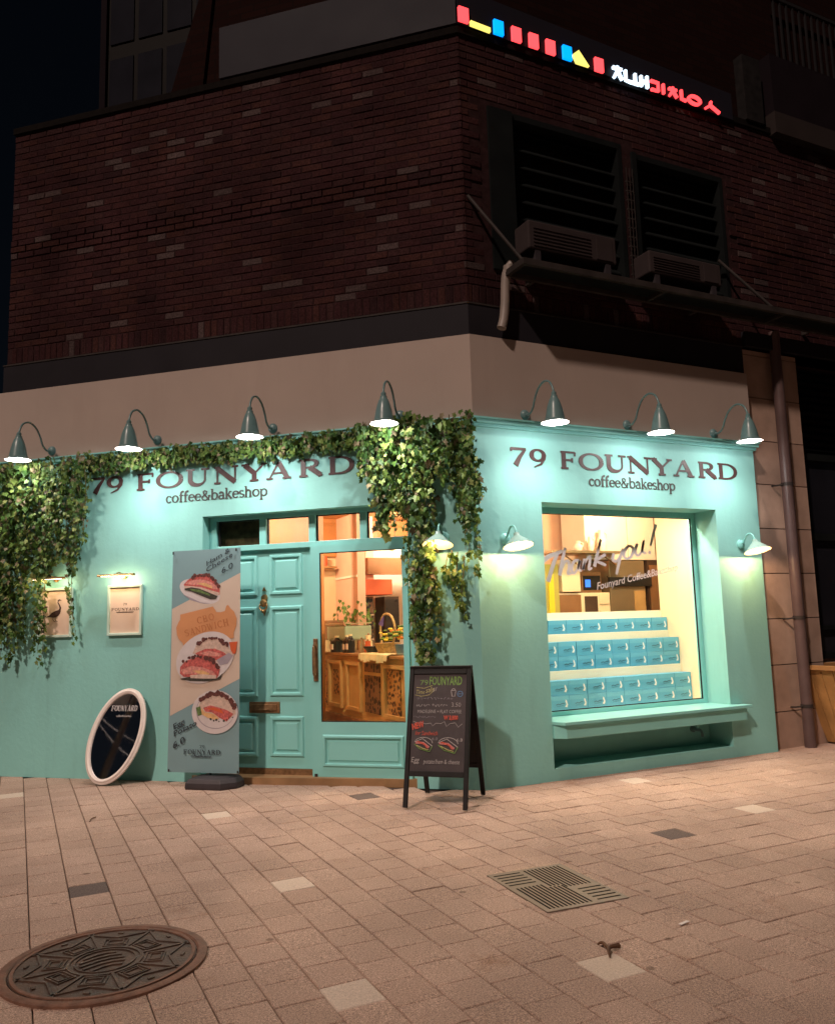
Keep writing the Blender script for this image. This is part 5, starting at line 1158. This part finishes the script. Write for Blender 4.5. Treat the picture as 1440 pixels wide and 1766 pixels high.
for (x_, y_, a_, lab) in ((-1.235, -3.15, .6, 'curled brown leaf lying on a pale paver'), (-2.985, .72, 1.2, 'dry twig on the paving in front of the oval mirror'), (-.76, -3.05, .2, 'pale scrap of litter on the paving')):
    t = thing('fallen_leaf' if 'leaf' in lab else 'twig' if 'twig' in lab else 'litter_scrap', lab, 'litter', (x_, y_, .003), a_)
    b = B()
    if 'leaf' in lab:
        b.tube([(-.075, 0, .004), (-.02, .02, .018), (.05, .0, .008)], (.003, .012), 6); b.tube([(-.02, .02, .014), (.02, .06, .02), (.03, .085, .006)], (.010, .004), 6); obj('blade', b, 'dry_leaf', t, smooth=True)
    elif 'twig' in lab: b.tube([(-.07, 0, .004), (0, .01, .008), (.07, 0, .004)], .004, 6); obj('stick', b, 'dry_leaf', t, smooth=True)
    else: b.box(-.03, .03, -.008, .008, 0, .004); obj('paper', b, 'plate_white', t)

# ================================================================== WINDOW DISPLAY
ds = thing('display_steps', 'cream stepped display stand inside the shop window', 'display stand', (.90, .755, 0))
b = B(); b.box(-.3, 2.14, -.41, .42, .06, .488); b.box(-.3, 2.14, .145, .42, .488, .863); b.box(-.3, 2.14, .305, .42, .863, 1.228); obj('step', b, 'cream_shelf', ds, bevel=.003)
b = B(); b.box(-.3, 2.14, .40, .42, 1.228, 1.452); obj('back_board', b, 'cream_shelf', ds)
b = B(); b.box(2.142, 2.20, -.405, .42, .06, 2.70); obj('end_panel', b, 'cream_paint', ds)
BXW, BXH, BXD = .2265, .1435, .13
bxm = {}
def cake_box(i, row, layer, x, y, z):
    names = ['first', 'second', 'third', 'fourth', 'fifth', 'sixth', 'seventh', 'eighth', 'ninth']
    rowname = {0: 'front', 1: 'middle', 2: 'back'}[row]
    lab = 'blue cake box, %s from the cream end panel, %s' % (names[i], 'single back row' if row == 2 else '%s layer of the %s row' % ('upper' if layer else 'lower', rowname))
    if 'm' not in bxm:
        b = B(); b.box(-BXW/2, BXW/2, 0, BXD, 0, BXH); m = b.mesh('cake_box'); m.materials.append(MATS['box_blue']); bxm['m'] = m
        b = B(); b.box(-BXW/2 + .002, BXW/2 - .002, -.0015, -.0003, BXH - .045, BXH - .002); m = b.mesh('lid_flap'); m.materials.append(MATS['box_blue_pale']); bxm['l'] = m
        b = B(); b.plate([(.060, .035), (.085, .030), (.094, .055), (.082, .095), (.070, .105), (.066, .085), (.078, .060)], -.0028, -.0016); m = b.mesh('plume_print'); m.materials.append(MATS['box_print_white']); bxm['p'] = m
        b = B(); b.ribbon([(-.045, .058), (-.02, .066), (.0, .060), (.03, .070), (.055, .068)], .010, -.002); b.ribbon([(-.04, .042), (.0, .044), (.045, .052)], .004, -.0021); m = b.mesh('script_print'); m.materials.append(MATS['box_print_dark']); bxm['s'] = m
    t = bpy.data.objects.new('cake_box', bxm['m']); link(t); tag(t, lab, 'box', 'blue cake boxes on the display steps'); t.location = (x, y, z)
    t.rotation_euler.z = random.uniform(-.02, .02)
    for k, nm in (('l', 'lid_flap'), ('p', 'plume_print'), ('s', 'script_print')): o = bpy.data.objects.new(nm, bxm[k]); link(o, t)
for row, (y, z, nl, cnt, xr) in enumerate(((.763, .489, 2, 9, 3.037), (.91, .864, 2, 9, 3.037), (1.068, 1.229, 1, 8, 3.037))):
    for layer in range(nl):
        for i in range(cnt): cake_box(i, row, layer, xr - BXW / 2 - .002 - i * (BXW + .0045), y + random.uniform(-.004, .004), z + layer * (BXH + .0012))
# lettering on the pane
TY = [([(.873, 1.929), (.944, 1.973), (1.028, 2.001), (1.106, 2.029)], [.05, .045, .04, .03]), ([(1.057, 2.017), (.995, 1.907), (.923, 1.737)], [.03, .042, .05]), ([(1.14, 2.06), (1.092, 1.919), (1.059, 1.794)], [.03, .038, .042]),
 ([(1.073, 1.828), (1.123, 1.919), (1.165, 1.931), (1.173, 1.874), (1.155, 1.814), (1.212, 1.822)], [.02, .024, .028, .034, .03, .018]), ([(1.297, 1.941), (1.24, 1.934), (1.201, 1.874), (1.218, 1.814), (1.263, 1.851), (1.302, 1.941), (1.282, 1.863), (1.315, 1.837)], [.022, .028, .034, .026, .022, .028, .03, .02]),
 ([(1.356, 1.958), (1.334, 1.851), (1.363, 1.921), (1.422, 1.98), (1.418, 1.921), (1.402, 1.857), (1.443, 1.869)], [.028, .034, .02, .024, .034, .028, .018]), ([(1.568, 2.149), (1.51, 1.992), (1.47, 1.88)], [.026, .036, .04]), ([(1.613, 2.002), (1.506, 1.939), (1.569, 1.91), (1.612, 1.893)], [.034, .022, .034, .022]),
 ([(1.714, 2.012), (1.698, 1.952), (1.741, 1.935), (1.794, 1.995)], [.036, .034, .024, .022]), ([(1.829, 2.061), (1.778, 1.935), (1.731, 1.804)], [.030, .036, .03]), ([(1.919, 2.092), (1.863, 2.055), (1.838, 1.989), (1.878, 1.96), (1.934, 1.99), (1.962, 2.057), (1.919, 2.092)], [.024, .036, .034, .022, .034, .036, .024]),
 ([(2.016, 2.112), (1.983, 2.033), (2.015, 1.991), (2.068, 2.04), (2.102, 2.144), (2.076, 2.04), (2.129, 2.016)], [.032, .036, .024, .024, .03, .034, .02]), ([(2.276, 2.313), (2.221, 2.189), (2.185, 2.09)], [.036, .032, .024]), ([(2.172, 2.04), (2.160, 2.008)], [.034, .034])]
def spline(pts, ws, k=6):
    q = []; w_ = []
    for i in range(len(pts) - 1):
        p0, p1, p2, p3 = [Vector((*pts[max(0, min(len(pts) - 1, j))], 0)) for j in (i - 1, i, i + 1, i + 2)]
        for s in range(k):
            t = s / k; v = .5 * ((2 * p1) + (p2 - p0) * t + (2 * p0 - 5 * p1 + 4 * p2 - p3) * t * t + (3 * p1 - p0 - 3 * p2 + p3) * t ** 3); q.append((v.x, v.y)); w_.append(ws[i] + (ws[i + 1] - ws[i]) * t)
    return q + [pts[-1]], w_ + [ws[-1]]
vl = thing('window_lettering', 'white brush script Thank you lettering stuck on the window pane', 'lettering', (0, .308, 0))
for k, (pts, ws) in enumerate(TY):
    q, w_ = spline(pts, ws); b = B(); b.ribbon(q, w_, -.0003 * (k + 1)); obj('letter', b, 'vinyl_white', vl, recalc=False)
put_font('small_line', 'Founyard Coffee&Bakeshop', .10, 'vinyl_white', vl, (1.486, -.002, 1.655), -math.atan2(.145, .781), shear=.35, width=1.06, bold=.001)

# ================================================================== KITCHEN SEEN THROUGH THE WINDOW
KY = 2.4
b = B(); b.box(2.25, 5.3, 2.95, 3.0, .06, 2.96); obj('kitchen_partition', b, 'pink_wall', bld)
t = thing('wall_cabinet', 'white wall cabinet high on the kitchen wall behind the script', 'cabinet', (3.55, KY, 2.13))
b = B(); b.box(-.57, .11, 0, .5, 0, .75); obj('carcass', b, 'white_wall', t); b = B(); b.box(.125, .57, -.01, .5, 0, .75); obj('door', b, 'white_wall', t)
t = thing('kitchen_shelf', 'brown shelf board holding white jugs in the kitchen', 'shelf', (2.9, KY - .25, 2.19))
b = B(); b.box(-.62, .5, 0, .45, .0, .03); obj('board', b, 'stainless', t)
for x in (-.4, .2): b = B(); b.plate([(x, 0), (x + .02, 0), (x + .25, -.14), (x + .23, -.14)], .1, .12); obj('bracket', b, 'brown_paint', t)
def jug(label, x, h, r):
    t = thing('white_jug', label, 'jug', (x, KY - .08, 2.222), 0, 'white jugs on the kitchen shelf')
    b = B(); b.lathe([(r * .7, 0), (r, h * .3), (r * .95, h * .55), (r * .55, h * .75), (r * .6, h), (r * .5, h)], 16); obj('body', b, 'jug_white', t, smooth=True); b = B(); b.tube([(r * .6, 0, h * .9), (r * 1.3, 0, h * .8), (r * 1.2, 0, h * .5), (r * .95, 0, h * .4)], .008, 6); obj('handle', b, 'jug_white', t, smooth=True)
jug('short round white jug on the kitchen shelf', 2.80, .13, .06); jug('slim middle white jug on the kitchen shelf', 3.0, .19, .045); jug('tallest white jug on the kitchen shelf', 3.18, .28, .065)
t = thing('oven', 'brown oven with a blue lit display in the kitchen', 'oven', (3.04, KY, 1.71))
b = B(); b.box(-.15, .16, 0, .4, 0, .26); obj('body', b, 'brown_paint', t, bevel=.006); b = B(); b.box(-.13, .14, -.006, 0, .03, .21); obj('door', b, 'appliance_black', t); b = B(); b.box(-.10, -.02, -.010, -.006, .065, .16); obj('display', b, 'display_blue', t)
t = thing('base_cabinet', 'tan base cabinet under the oven in the kitchen', 'cabinet', (2.9, KY, .06))
b = B(); b.box(-.42, .42, 0, .5, 0, 1.645); obj('carcass', b, 'cream_paint', t); b = B(); b.box(-.37, -.04, -.01, 0, 1.0, 1.62); obj('door', b, 'brown_paint', t); b = B(); b.box(.02, .22, -.008, 0, 1.0, 1.60); obj('niche', b, 'dark_brown', t)
for z in (1.1, 1.3, 1.5): b = B(); b.box(.25, .40, -.012, 0, z, z + .12); obj('drawer', b, 'cream_paint', t)
t = thing('tall_post', 'cream square post beside the kitchen base cabinet', 'post', (2.66, KY - .02, 1.72)); b = B(); b.box(-.10, .18, -.02, .2, 0, .40); obj('shaft', b, 'cream_paint', t)
t = thing('fridge', 'steel fridge with a dark band at the right of the kitchen', 'fridge', (3.65, KY, .06))
b = B(); b.box(-.31, .27, 0, .6, 0, 2.06); obj('body', b, 'stainless', t, bevel=.008); b = B(); b.box(-.34, .36, -.03, 0, 1.72, 1.84); obj('dark_band', b, 'appliance_black', t); b = B(); b.box(.08, .25, -.012, 0, 1.2, 1.66); obj('door', b, 'oak', t)
t = thing('tall_cupboard', 'dark brown tall cupboard next to the steel fridge', 'cupboard', (4.12, KY, .06)); b = B(); b.box(-.15, .25, 0, .6, 0, 2.07); obj('carcass', b, 'dark_brown', t); b = B(); b.box(-.12, .20, -.012, 0, .1, 2.0); obj('door', b, 'brown_paint', t)
t = thing('olive_cupboard', 'olive cupboard with a bright yellow edge at the left of the kitchen', 'cupboard', (2.42, KY - .05, .06)); b = B(); b.box(-.30, .08, 0, .4, 0, 2.0); obj('carcass', b, 'olive_paint', t); b = B(); b.box(-.08, -.005, -.02, 0, 0, 1.88); obj('yellow_stile', b, 'yellow_paint', t)

# ================================================================== COUNTER SEEN THROUGH THE DOOR
cx = .2
ct = thing('shop_counter', 'oak shop counter with fretwork panels seen through the glazed door', 'counter', (cx, 1.9, .06))
b = B(); b.box(.025, .62, 0, 3.3, 0, .94); obj('carcass', b, 'oak', ct); b = B(); b.box(-.03, .66, -.03, 3.3, .94, .975); obj('top', b, 'oak_dark', ct, bevel=.004); b = B(); b.box(0, .025, 0, 3.3, 0, .20); b.box(-.012, 0, 0, 3.3, .17, .20); obj('plinth', b, 'oak_dark', ct)
def cside(b, y0, y1, z0, z1, d0, d1): b.box(-d1, -d0, y0 - 1.9, y1 - 1.9, z0 - .06, z1 - .06)
for y0, y1, nm in ((3.93, 4.42, 'a'), (3.28, 3.77, 'b'), (1.96, 2.59, 'c')):
    b = B(); f = .05
    cside(b, y0, y0 + f, .34, .94, -.025, .012); cside(b, y1 - f, y1, .34, .94, -.025, .012); cside(b, y0 + f, y1 - f, .34, .34 + f, -.025, .012); cside(b, y0 + f, y1 - f, .94 - f, .94, -.025, .012); obj('door_frame', b, 'oak', ct, bevel=.004)
for y0, y1, z0, z1, mt, nm in ((4.02, 4.25, .5, .82, 'fretwork', 'fret_panel'), (2.15, 2.50, .38, .88, 'fretwork', 'fret_panel'), (4.46, 4.60, .34, .92, 'fretwork', 'fret_panel'), (2.72, 3.17, .36, .79, 'shelf_goods', 'open_niche'), (2.72, 3.17, .83, .93, 'shelf_goods', 'open_niche')):
    b = B(); cside(b, y0, y1, z0, z1, -.0245, -.012); obj(nm, b, mt, ct)
CT = 1.036
def on(name, label, cat, x, y, group=None, rz=0): return thing(name, label, cat, (x, y, CT), rz, group)
t = on('espresso_machine', 'pale green espresso machine on white legs on the shop counter', 'coffee machine', .45, 4.30)
b = B(); b.box(-.18, .20, -.34, .36, .15, .34); obj('body', b, 'appliance_green', t, bevel=.025)
for y in (-.34, .36): b = B(); b.box(-.19, -.13, y - .03, y + .03, 0, .14); b.box(.13, .19, y - .03, y + .03, 0, .14); obj('leg', b, 'cloth_cream', t)
b = B(); b.box(-.19, .19, -.36, .38, .362, .375); obj('cup_rail', b, 'stainless', t)
for y, lab, h in ((4.22, 'squat black canister with a pale label under the espresso machine', .19), (3.88, 'first black syrup bottle beside the espresso machine', .20), (3.76, 'second black syrup bottle, nearer the basket', .21)):
    t = on('syrup_bottle' if 'bottle' in lab else 'canister', lab, 'bottle' if 'bottle' in lab else 'canister', .27, y)
    b = B(); r_ = .055 if 'bottle' in lab else .10
    b.lathe([(r_, 0), (r_, h * .75), (r_ * .5, h * .9), (r_ * .4, h)], 14); obj('body', b, 'appliance_black', t, smooth=True); b = B(); b.lathe([(r_ * .45, h), (r_ * .45, h * 1.12)], 10); obj('cap', b, 'cloth_cream', t)
    b = B(); b.box(-r_ - .003, -r_ + .02, -r_ * .5, r_ * .5, h * .2, h * .55); obj('paper_label', b, 'print_paper', t)
t = on('paper_cup_stack', 'cream paper cup sleeve standing on the far end of the counter', 'cups', .30, 4.62); b = B(); b.lathe([(.045, 0), (.06, .15), (.055, .15)], 14); obj('cup', b, 'cloth_cream', t, smooth=True)
t = on('menu_stand', 'tan card box at the far end of the counter', 'box', .45, 4.95); b = B(); b.box(-.12, .12, -.15, .18, 0, .42); obj('card', b, 'brown_paint', t, bevel=.006)
t = thing('leafy_pot_plant', 'leafy green pot plant behind the espresso machine', 'plant', (.72, 4.75, CT)); b = B(); b.lathe([(.08, 0), (.11, .25), (.10, .25)], 14); obj('pot', b, 'cloth_cream', t, smooth=True)
b = B(); rng = random.Random(2)
for i in range(90):
    leaf_into(b, (rng.gauss(0, .12), rng.gauss(0, .14), .50 + rng.gauss(0, .10)), .06, rng)
tag(obj('leaves', b, 'flower_leaf', t, recalc=False), kind='stuff')
t = on('gift_basket', 'wicker gift basket with a tall arched handle and yellow flowers on the counter', 'basket', .36, 2.80)
b = B(); b.lathe([(.10, 0), (.16, .13), (.15, .13)], 18); obj('bowl', b, 'wicker', t, smooth=True); b = B(); b.tube([(0, -.16, .12), (0, -.22, .30), (0, -.12, .44), (0, .08, .46), (0, .20, .34), (0, .17, .12)], .014, 8); obj('handle', b, 'wicker', t, smooth=True)
b = B(); b.plate([(-.2, .35), (-.02, .45), (-.06, .32)], 0, .004); b.v = [(y - .03, -x, z) for x, y, z in b.v]; obj('ribbon', b, 'paper_blue', t)
def blooms(t, n, sp, zc, rng, mts):
    for mt in mts:
        b = B()
        for i in range(n):
            c = (rng.gauss(0, sp), rng.gauss(0, sp), zc + rng.gauss(0, sp * .5)); r_ = rng.uniform(.018, .034)
            for k in range(6):
                a = 2 * PI * k / 6; b.ball((c[0] + r_ * .7 * math.cos(a), c[1] + r_ * .7 * math.sin(a), c[2]), r_ * .5, 6, 4)
        tag(obj('blooms', b, mt, t, smooth=True), kind='stuff')
rng = random.Random(4); blooms(t, 9, .075, .21, rng, ['flower_yellow', 'flower_leaf'])
t = on('flower_pot', 'small blue pot of yellow and orange flowers at the near end of the counter', 'plant', .36, 2.42); b = B(); b.lathe([(.05, 0), (.075, .12), (.07, .12)], 14); obj('pot', b, 'pot_blue', t, smooth=True); blooms(t, 9, .065, .24, rng, ['flower_yellow', 'flower_orange', 'flower_leaf'])
t = on('crumpled_cloth', 'crumpled cream cloth hanging over the near edge of the counter', 'cloth', .18, 2.75)
b = B(); n = 26; vs = []
for i in range(n + 1):
    yy = -.42 + .84 * i / n; w1 = .012 * math.sin(i * 2.1) + .008 * math.sin(i * 3.7)
    vs += [(.18 + w1, yy, .012), (.02 + w1, yy, .018 + w1 * .4), (-.035 + w1 * .6, yy, .006), (-.042 + w1, yy, -.05 - abs(w1) * 2)]
b.add(vs, [(4 * i + j, 4 * i + j + 1, 4 * i + 5 + j, 4 * i + 4 + j) for i in range(n) for j in range(3)]); obj('drape', b, 'cloth_cream', t, smooth=True)
t = on('black_tray', 'small black bowl beside the flowers on the counter', 'bowl', .28, 3.08); b = B(); b.lathe([(.05, 0), (.11, .09), (.10, .09), (.045, .01)], 16); obj('bowl', b, 'appliance_black', t, smooth=True)
# back of the shop beyond the counter
b = B(); b.box(.72, .84, 4.62, 5.5, .06, 2.96); obj('pink_column', b, 'pink_wall', bld)
b = B(); b.box(.84, 2.25, 5.40, 5.5, .06, 2.6); obj('white_wall_panel', b, 'white_wall', bld)
b = B(); b.box(.98, 2.25, 4.85, 4.97, 2.10, 2.34); obj('ceiling_beam', b, 'brown_paint', bld)
t = thing('red_extractor_hood', 'red box shaped hood hanging over the back counter', 'hood', (1.06, 4.85, 1.80)); b = B(); b.box(-.22, .24, -.12, .3, 0, .22); obj('hood', b, 'red_paint', t, bevel=.006); b = B(); b.box(-.06, .06, .13, .28, .22, 1.16); obj('duct', b, 'pink_wall', t)
t = thing('back_shelf', 'dark shelf of goods under the red hood', 'shelf', (.98, 5.0, .06)); b = B(); b.box(-.13, .13, 0, .3, 0, 1.72); obj('carcass', b, 'shelf_goods', t)
for z in (.7, 1.1, 1.45): b = B(); b.box(-.13, .13, -.02, .0, z, z + .02); obj('board', b, 'print_paper', t)
t = thing('dark_cupboard', 'dark cupboard against the back white wall of the shop', 'cupboard', (1.40, 5.0, .06)); b = B(); b.box(-.11, .12, 0, .35, 0, 1.72); obj('carcass', b, 'dark_brown', t); b = B(); b.box(-.10, .11, -.012, 0, .05, 1.68); obj('door', b, 'appliance_black', t)
# shop ceiling lamps
def ceiling_lamp(label, x, y, watts, col=(1.0, .77, .50)):
    t = thing('ceiling_lamp', label, 'lamp', (x, y, 2.96), 0, 'ceiling lamps inside the shop')
    b = B(); b.lathe([(.10, 0), (.10, -.03), (.085, -.03)], 20); obj('rim', b, 'white_wall', t); b = B(); b.lathe([(.084, -.029), (.084, -.0295)], 20); obj('diffuser', b, 'ceiling_lamp_face', t)
    point(t, (0, 0, -.10), watts, col, .07)
t = thing('added_batten', 'slim unseen batten added in the window head to light the cake boxes', 'lamp', (1.92, .40, 2.50))
b = B(); b.box(-.95, .95, -.03, .03, .02, .06); obj('housing', b, 'white_wall', t); b = B(); b.lathe([(.012, -.92), (.012, .92)], 10, 'x', (0, .005, .006)); obj('tube', b, 'ceiling_lamp_face', t)
d = bpy.data.lights.new('added_batten_light', 'AREA'); d.shape = 'RECTANGLE'; d.size = 1.84; d.size_y = .03; d.energy = 58; d.color = (1.0, .88, .70)  # unseen source added to brighten the fronts of the cake boxes
o = bpy.data.objects.new('added_batten_light', d); link(o, t); o.location = (0, .02, -.012); o.rotation_euler = (math.radians(8), 0, 0)
ceiling_lamp('round ceiling lamp above the display steps', 1.7, 1.1, 60, (1.0, .78, .50)); ceiling_lamp('round ceiling lamp above the near end of the counter', -.35, 2.3, 170); ceiling_lamp('round ceiling lamp above the far end of the counter', -.5, 4.2, 190)
ceiling_lamp('round ceiling lamp above the back white wall', 1.6, 4.4, 170, (1.0, .80, .58)); ceiling_lamp('round ceiling lamp in the kitchen', 3.2, 1.6, 120, (1.0, .74, .42))

# ================================================================== STREET LAMP AND CABLES (seen in the oval mirror)
sl_ = thing('street_lamp', 'street lamp with a pale sign plate, seen only in the oval mirror', 'street lamp', (-11.6, .75, 0))
b = B(); b.lathe([(.09, 0), (.08, .4), (.055, 5.6)], 14); obj('pole', b, 'pvc_pipe', sl_, smooth=True)
b = B(); b.tube([(0, 0, 5.5), (.1, .2, 5.65), (.3, .62, 5.66)], .03, 8); obj('arm', b, 'steel', sl_, smooth=True)
b = B(); b.box(.15, .45, .55, 1.0, 5.58, 5.66); hd_ = obj('head', b, 'steel', sl_, bevel=.01)
b = B(); b.box(.18, .42, .58, .97, 5.568, 5.578); obj('lens', b, 'ceiling_lamp_face', hd_)
b = B(); b.box(-.01, .02, .10, .55, 4.55, 5.10); obj('sign_plate', b, 'plate_white', sl_, bevel=.004)
for k, (y0, y1, z0) in enumerate(((.2, 2.4, 3.9), (.6, 3.0, 4.3), (-.2, 2.8, 4.9))):
    t = thing('overhead_cable', ['lowest', 'middle', 'highest'][k] + ' overhead cable, seen only as a line in the oval mirror', 'cable', (-12.5, 0, 0), 0, 'overhead cables by the street lamp')
    b = B(); b.tube([(-2, y0 - 3, z0 + .9), (0, y0, z0 + .1), (1.5, y1, z0 + .6), (3, y1 + 5, z0 + 2.2)], .012, 6, 8); obj('strand', b, 'rail_metal', t, smooth=True)

# ================================================================== MORE OF THE SHOP'S CLUTTER
t = thing('menu_card', 'white framed menu card on the tan wall behind the espresso machine', 'picture', (.25, 5.43, 1.75))
b = B(); b.box(-.16, .16, 0, .02, 0, .42); obj('frame', b, 'white_wall', t, bevel=.004); b = B(); b.box(-.13, .13, -.004, 0, .03, .39); obj('card', b, 'print_paper', t)
for i in range(6): b = B(); b.box(-.10, -.10 + .12 + .03 * (i % 3), -.006, -.004, .08 + i * .045, .092 + i * .045); obj('text_line', b, 'ink_brown', t)
t = thing('wall_shelf', 'narrow wooden shelf on the tan wall above the menu card', 'shelf', (.22, 5.30, 2.22)); b = B(); b.box(-.45, .45, 0, .14, 0, .025); obj('board', b, 'oak_dark', t)
for i, (dx, h, mt, w1) in enumerate(((-.36, .12, 'jug_white', 'white'), (-.22, .16, 'brown_paint', 'brown'), (-.05, .10, 'pot_blue', 'blue'), (.12, .15, 'appliance_green', 'green'), (.28, .13, 'red_paint', 'red'))):
    t = thing('shelf_tin', w1 + ' tin on the narrow shelf above the menu card', 'tin', (.22 + dx, 5.37, 2.246)); b = B(); b.lathe([(.045, 0), (.045, h), (.04, h + .01), (.04, h + .025)], 14); obj('body', b, mt, t, smooth=True)
for i, (y, h, mt, w1) in enumerate(((3.46, .17, 'stainless', 'steel milk jug'), (3.36, .22, 'cloth_cream', 'cream syrup bottle'), (3.26, .15, 'red_paint', 'red tin'), (3.56, .12, 'jug_white', 'white sugar pot'))):
    t = on('counter_pot', w1 + ' standing on the counter between the bottles and the basket', 'pot', .30 + .05 * (i % 2), y); r_ = .04
    b = B(); b.lathe([(r_, 0), (r_ * 1.05, h * .5), (r_ * .8, h * .8), (r_ * .9, h)], 14); obj('body', b, mt, t, smooth=True); b = B(); b.ball((0, 0, h + .01), .014); obj('knob', b, 'brown_paint', t, smooth=True)
for i, (x, z, mt, w1) in enumerate(((1.30, 2.42, 'bulb_warm', 'nearer the red hood'), (1.72, 2.42, 'bulb_warm', 'farther from the red hood'))):
    t = thing('pendant_lamp', 'small glass pendant lamp in the back of the shop, ' + w1, 'lamp', (x, 4.60, z), 0, 'pendant lamps in the back of the shop')
    b = B(); b.lathe([(.004, .1), (.004, .54)], 6); obj('cord', b, 'appliance_black', t); b = B(); b.lathe([(.02, .10), (.03, .06), (.075, 0), (.07, 0)], 16, cap=False); obj('shade', b, 'red_paint' if i else 'white_wall', t, smooth=True); b = B(); b.ball((0, 0, .015), .025); obj('bulb', b, mt, t, smooth=True)
b = B(); b.box(.705, .718, 4.62, 5.48, 2.05, 2.08); obj('column_moulding', b, 'white_wall', bld)
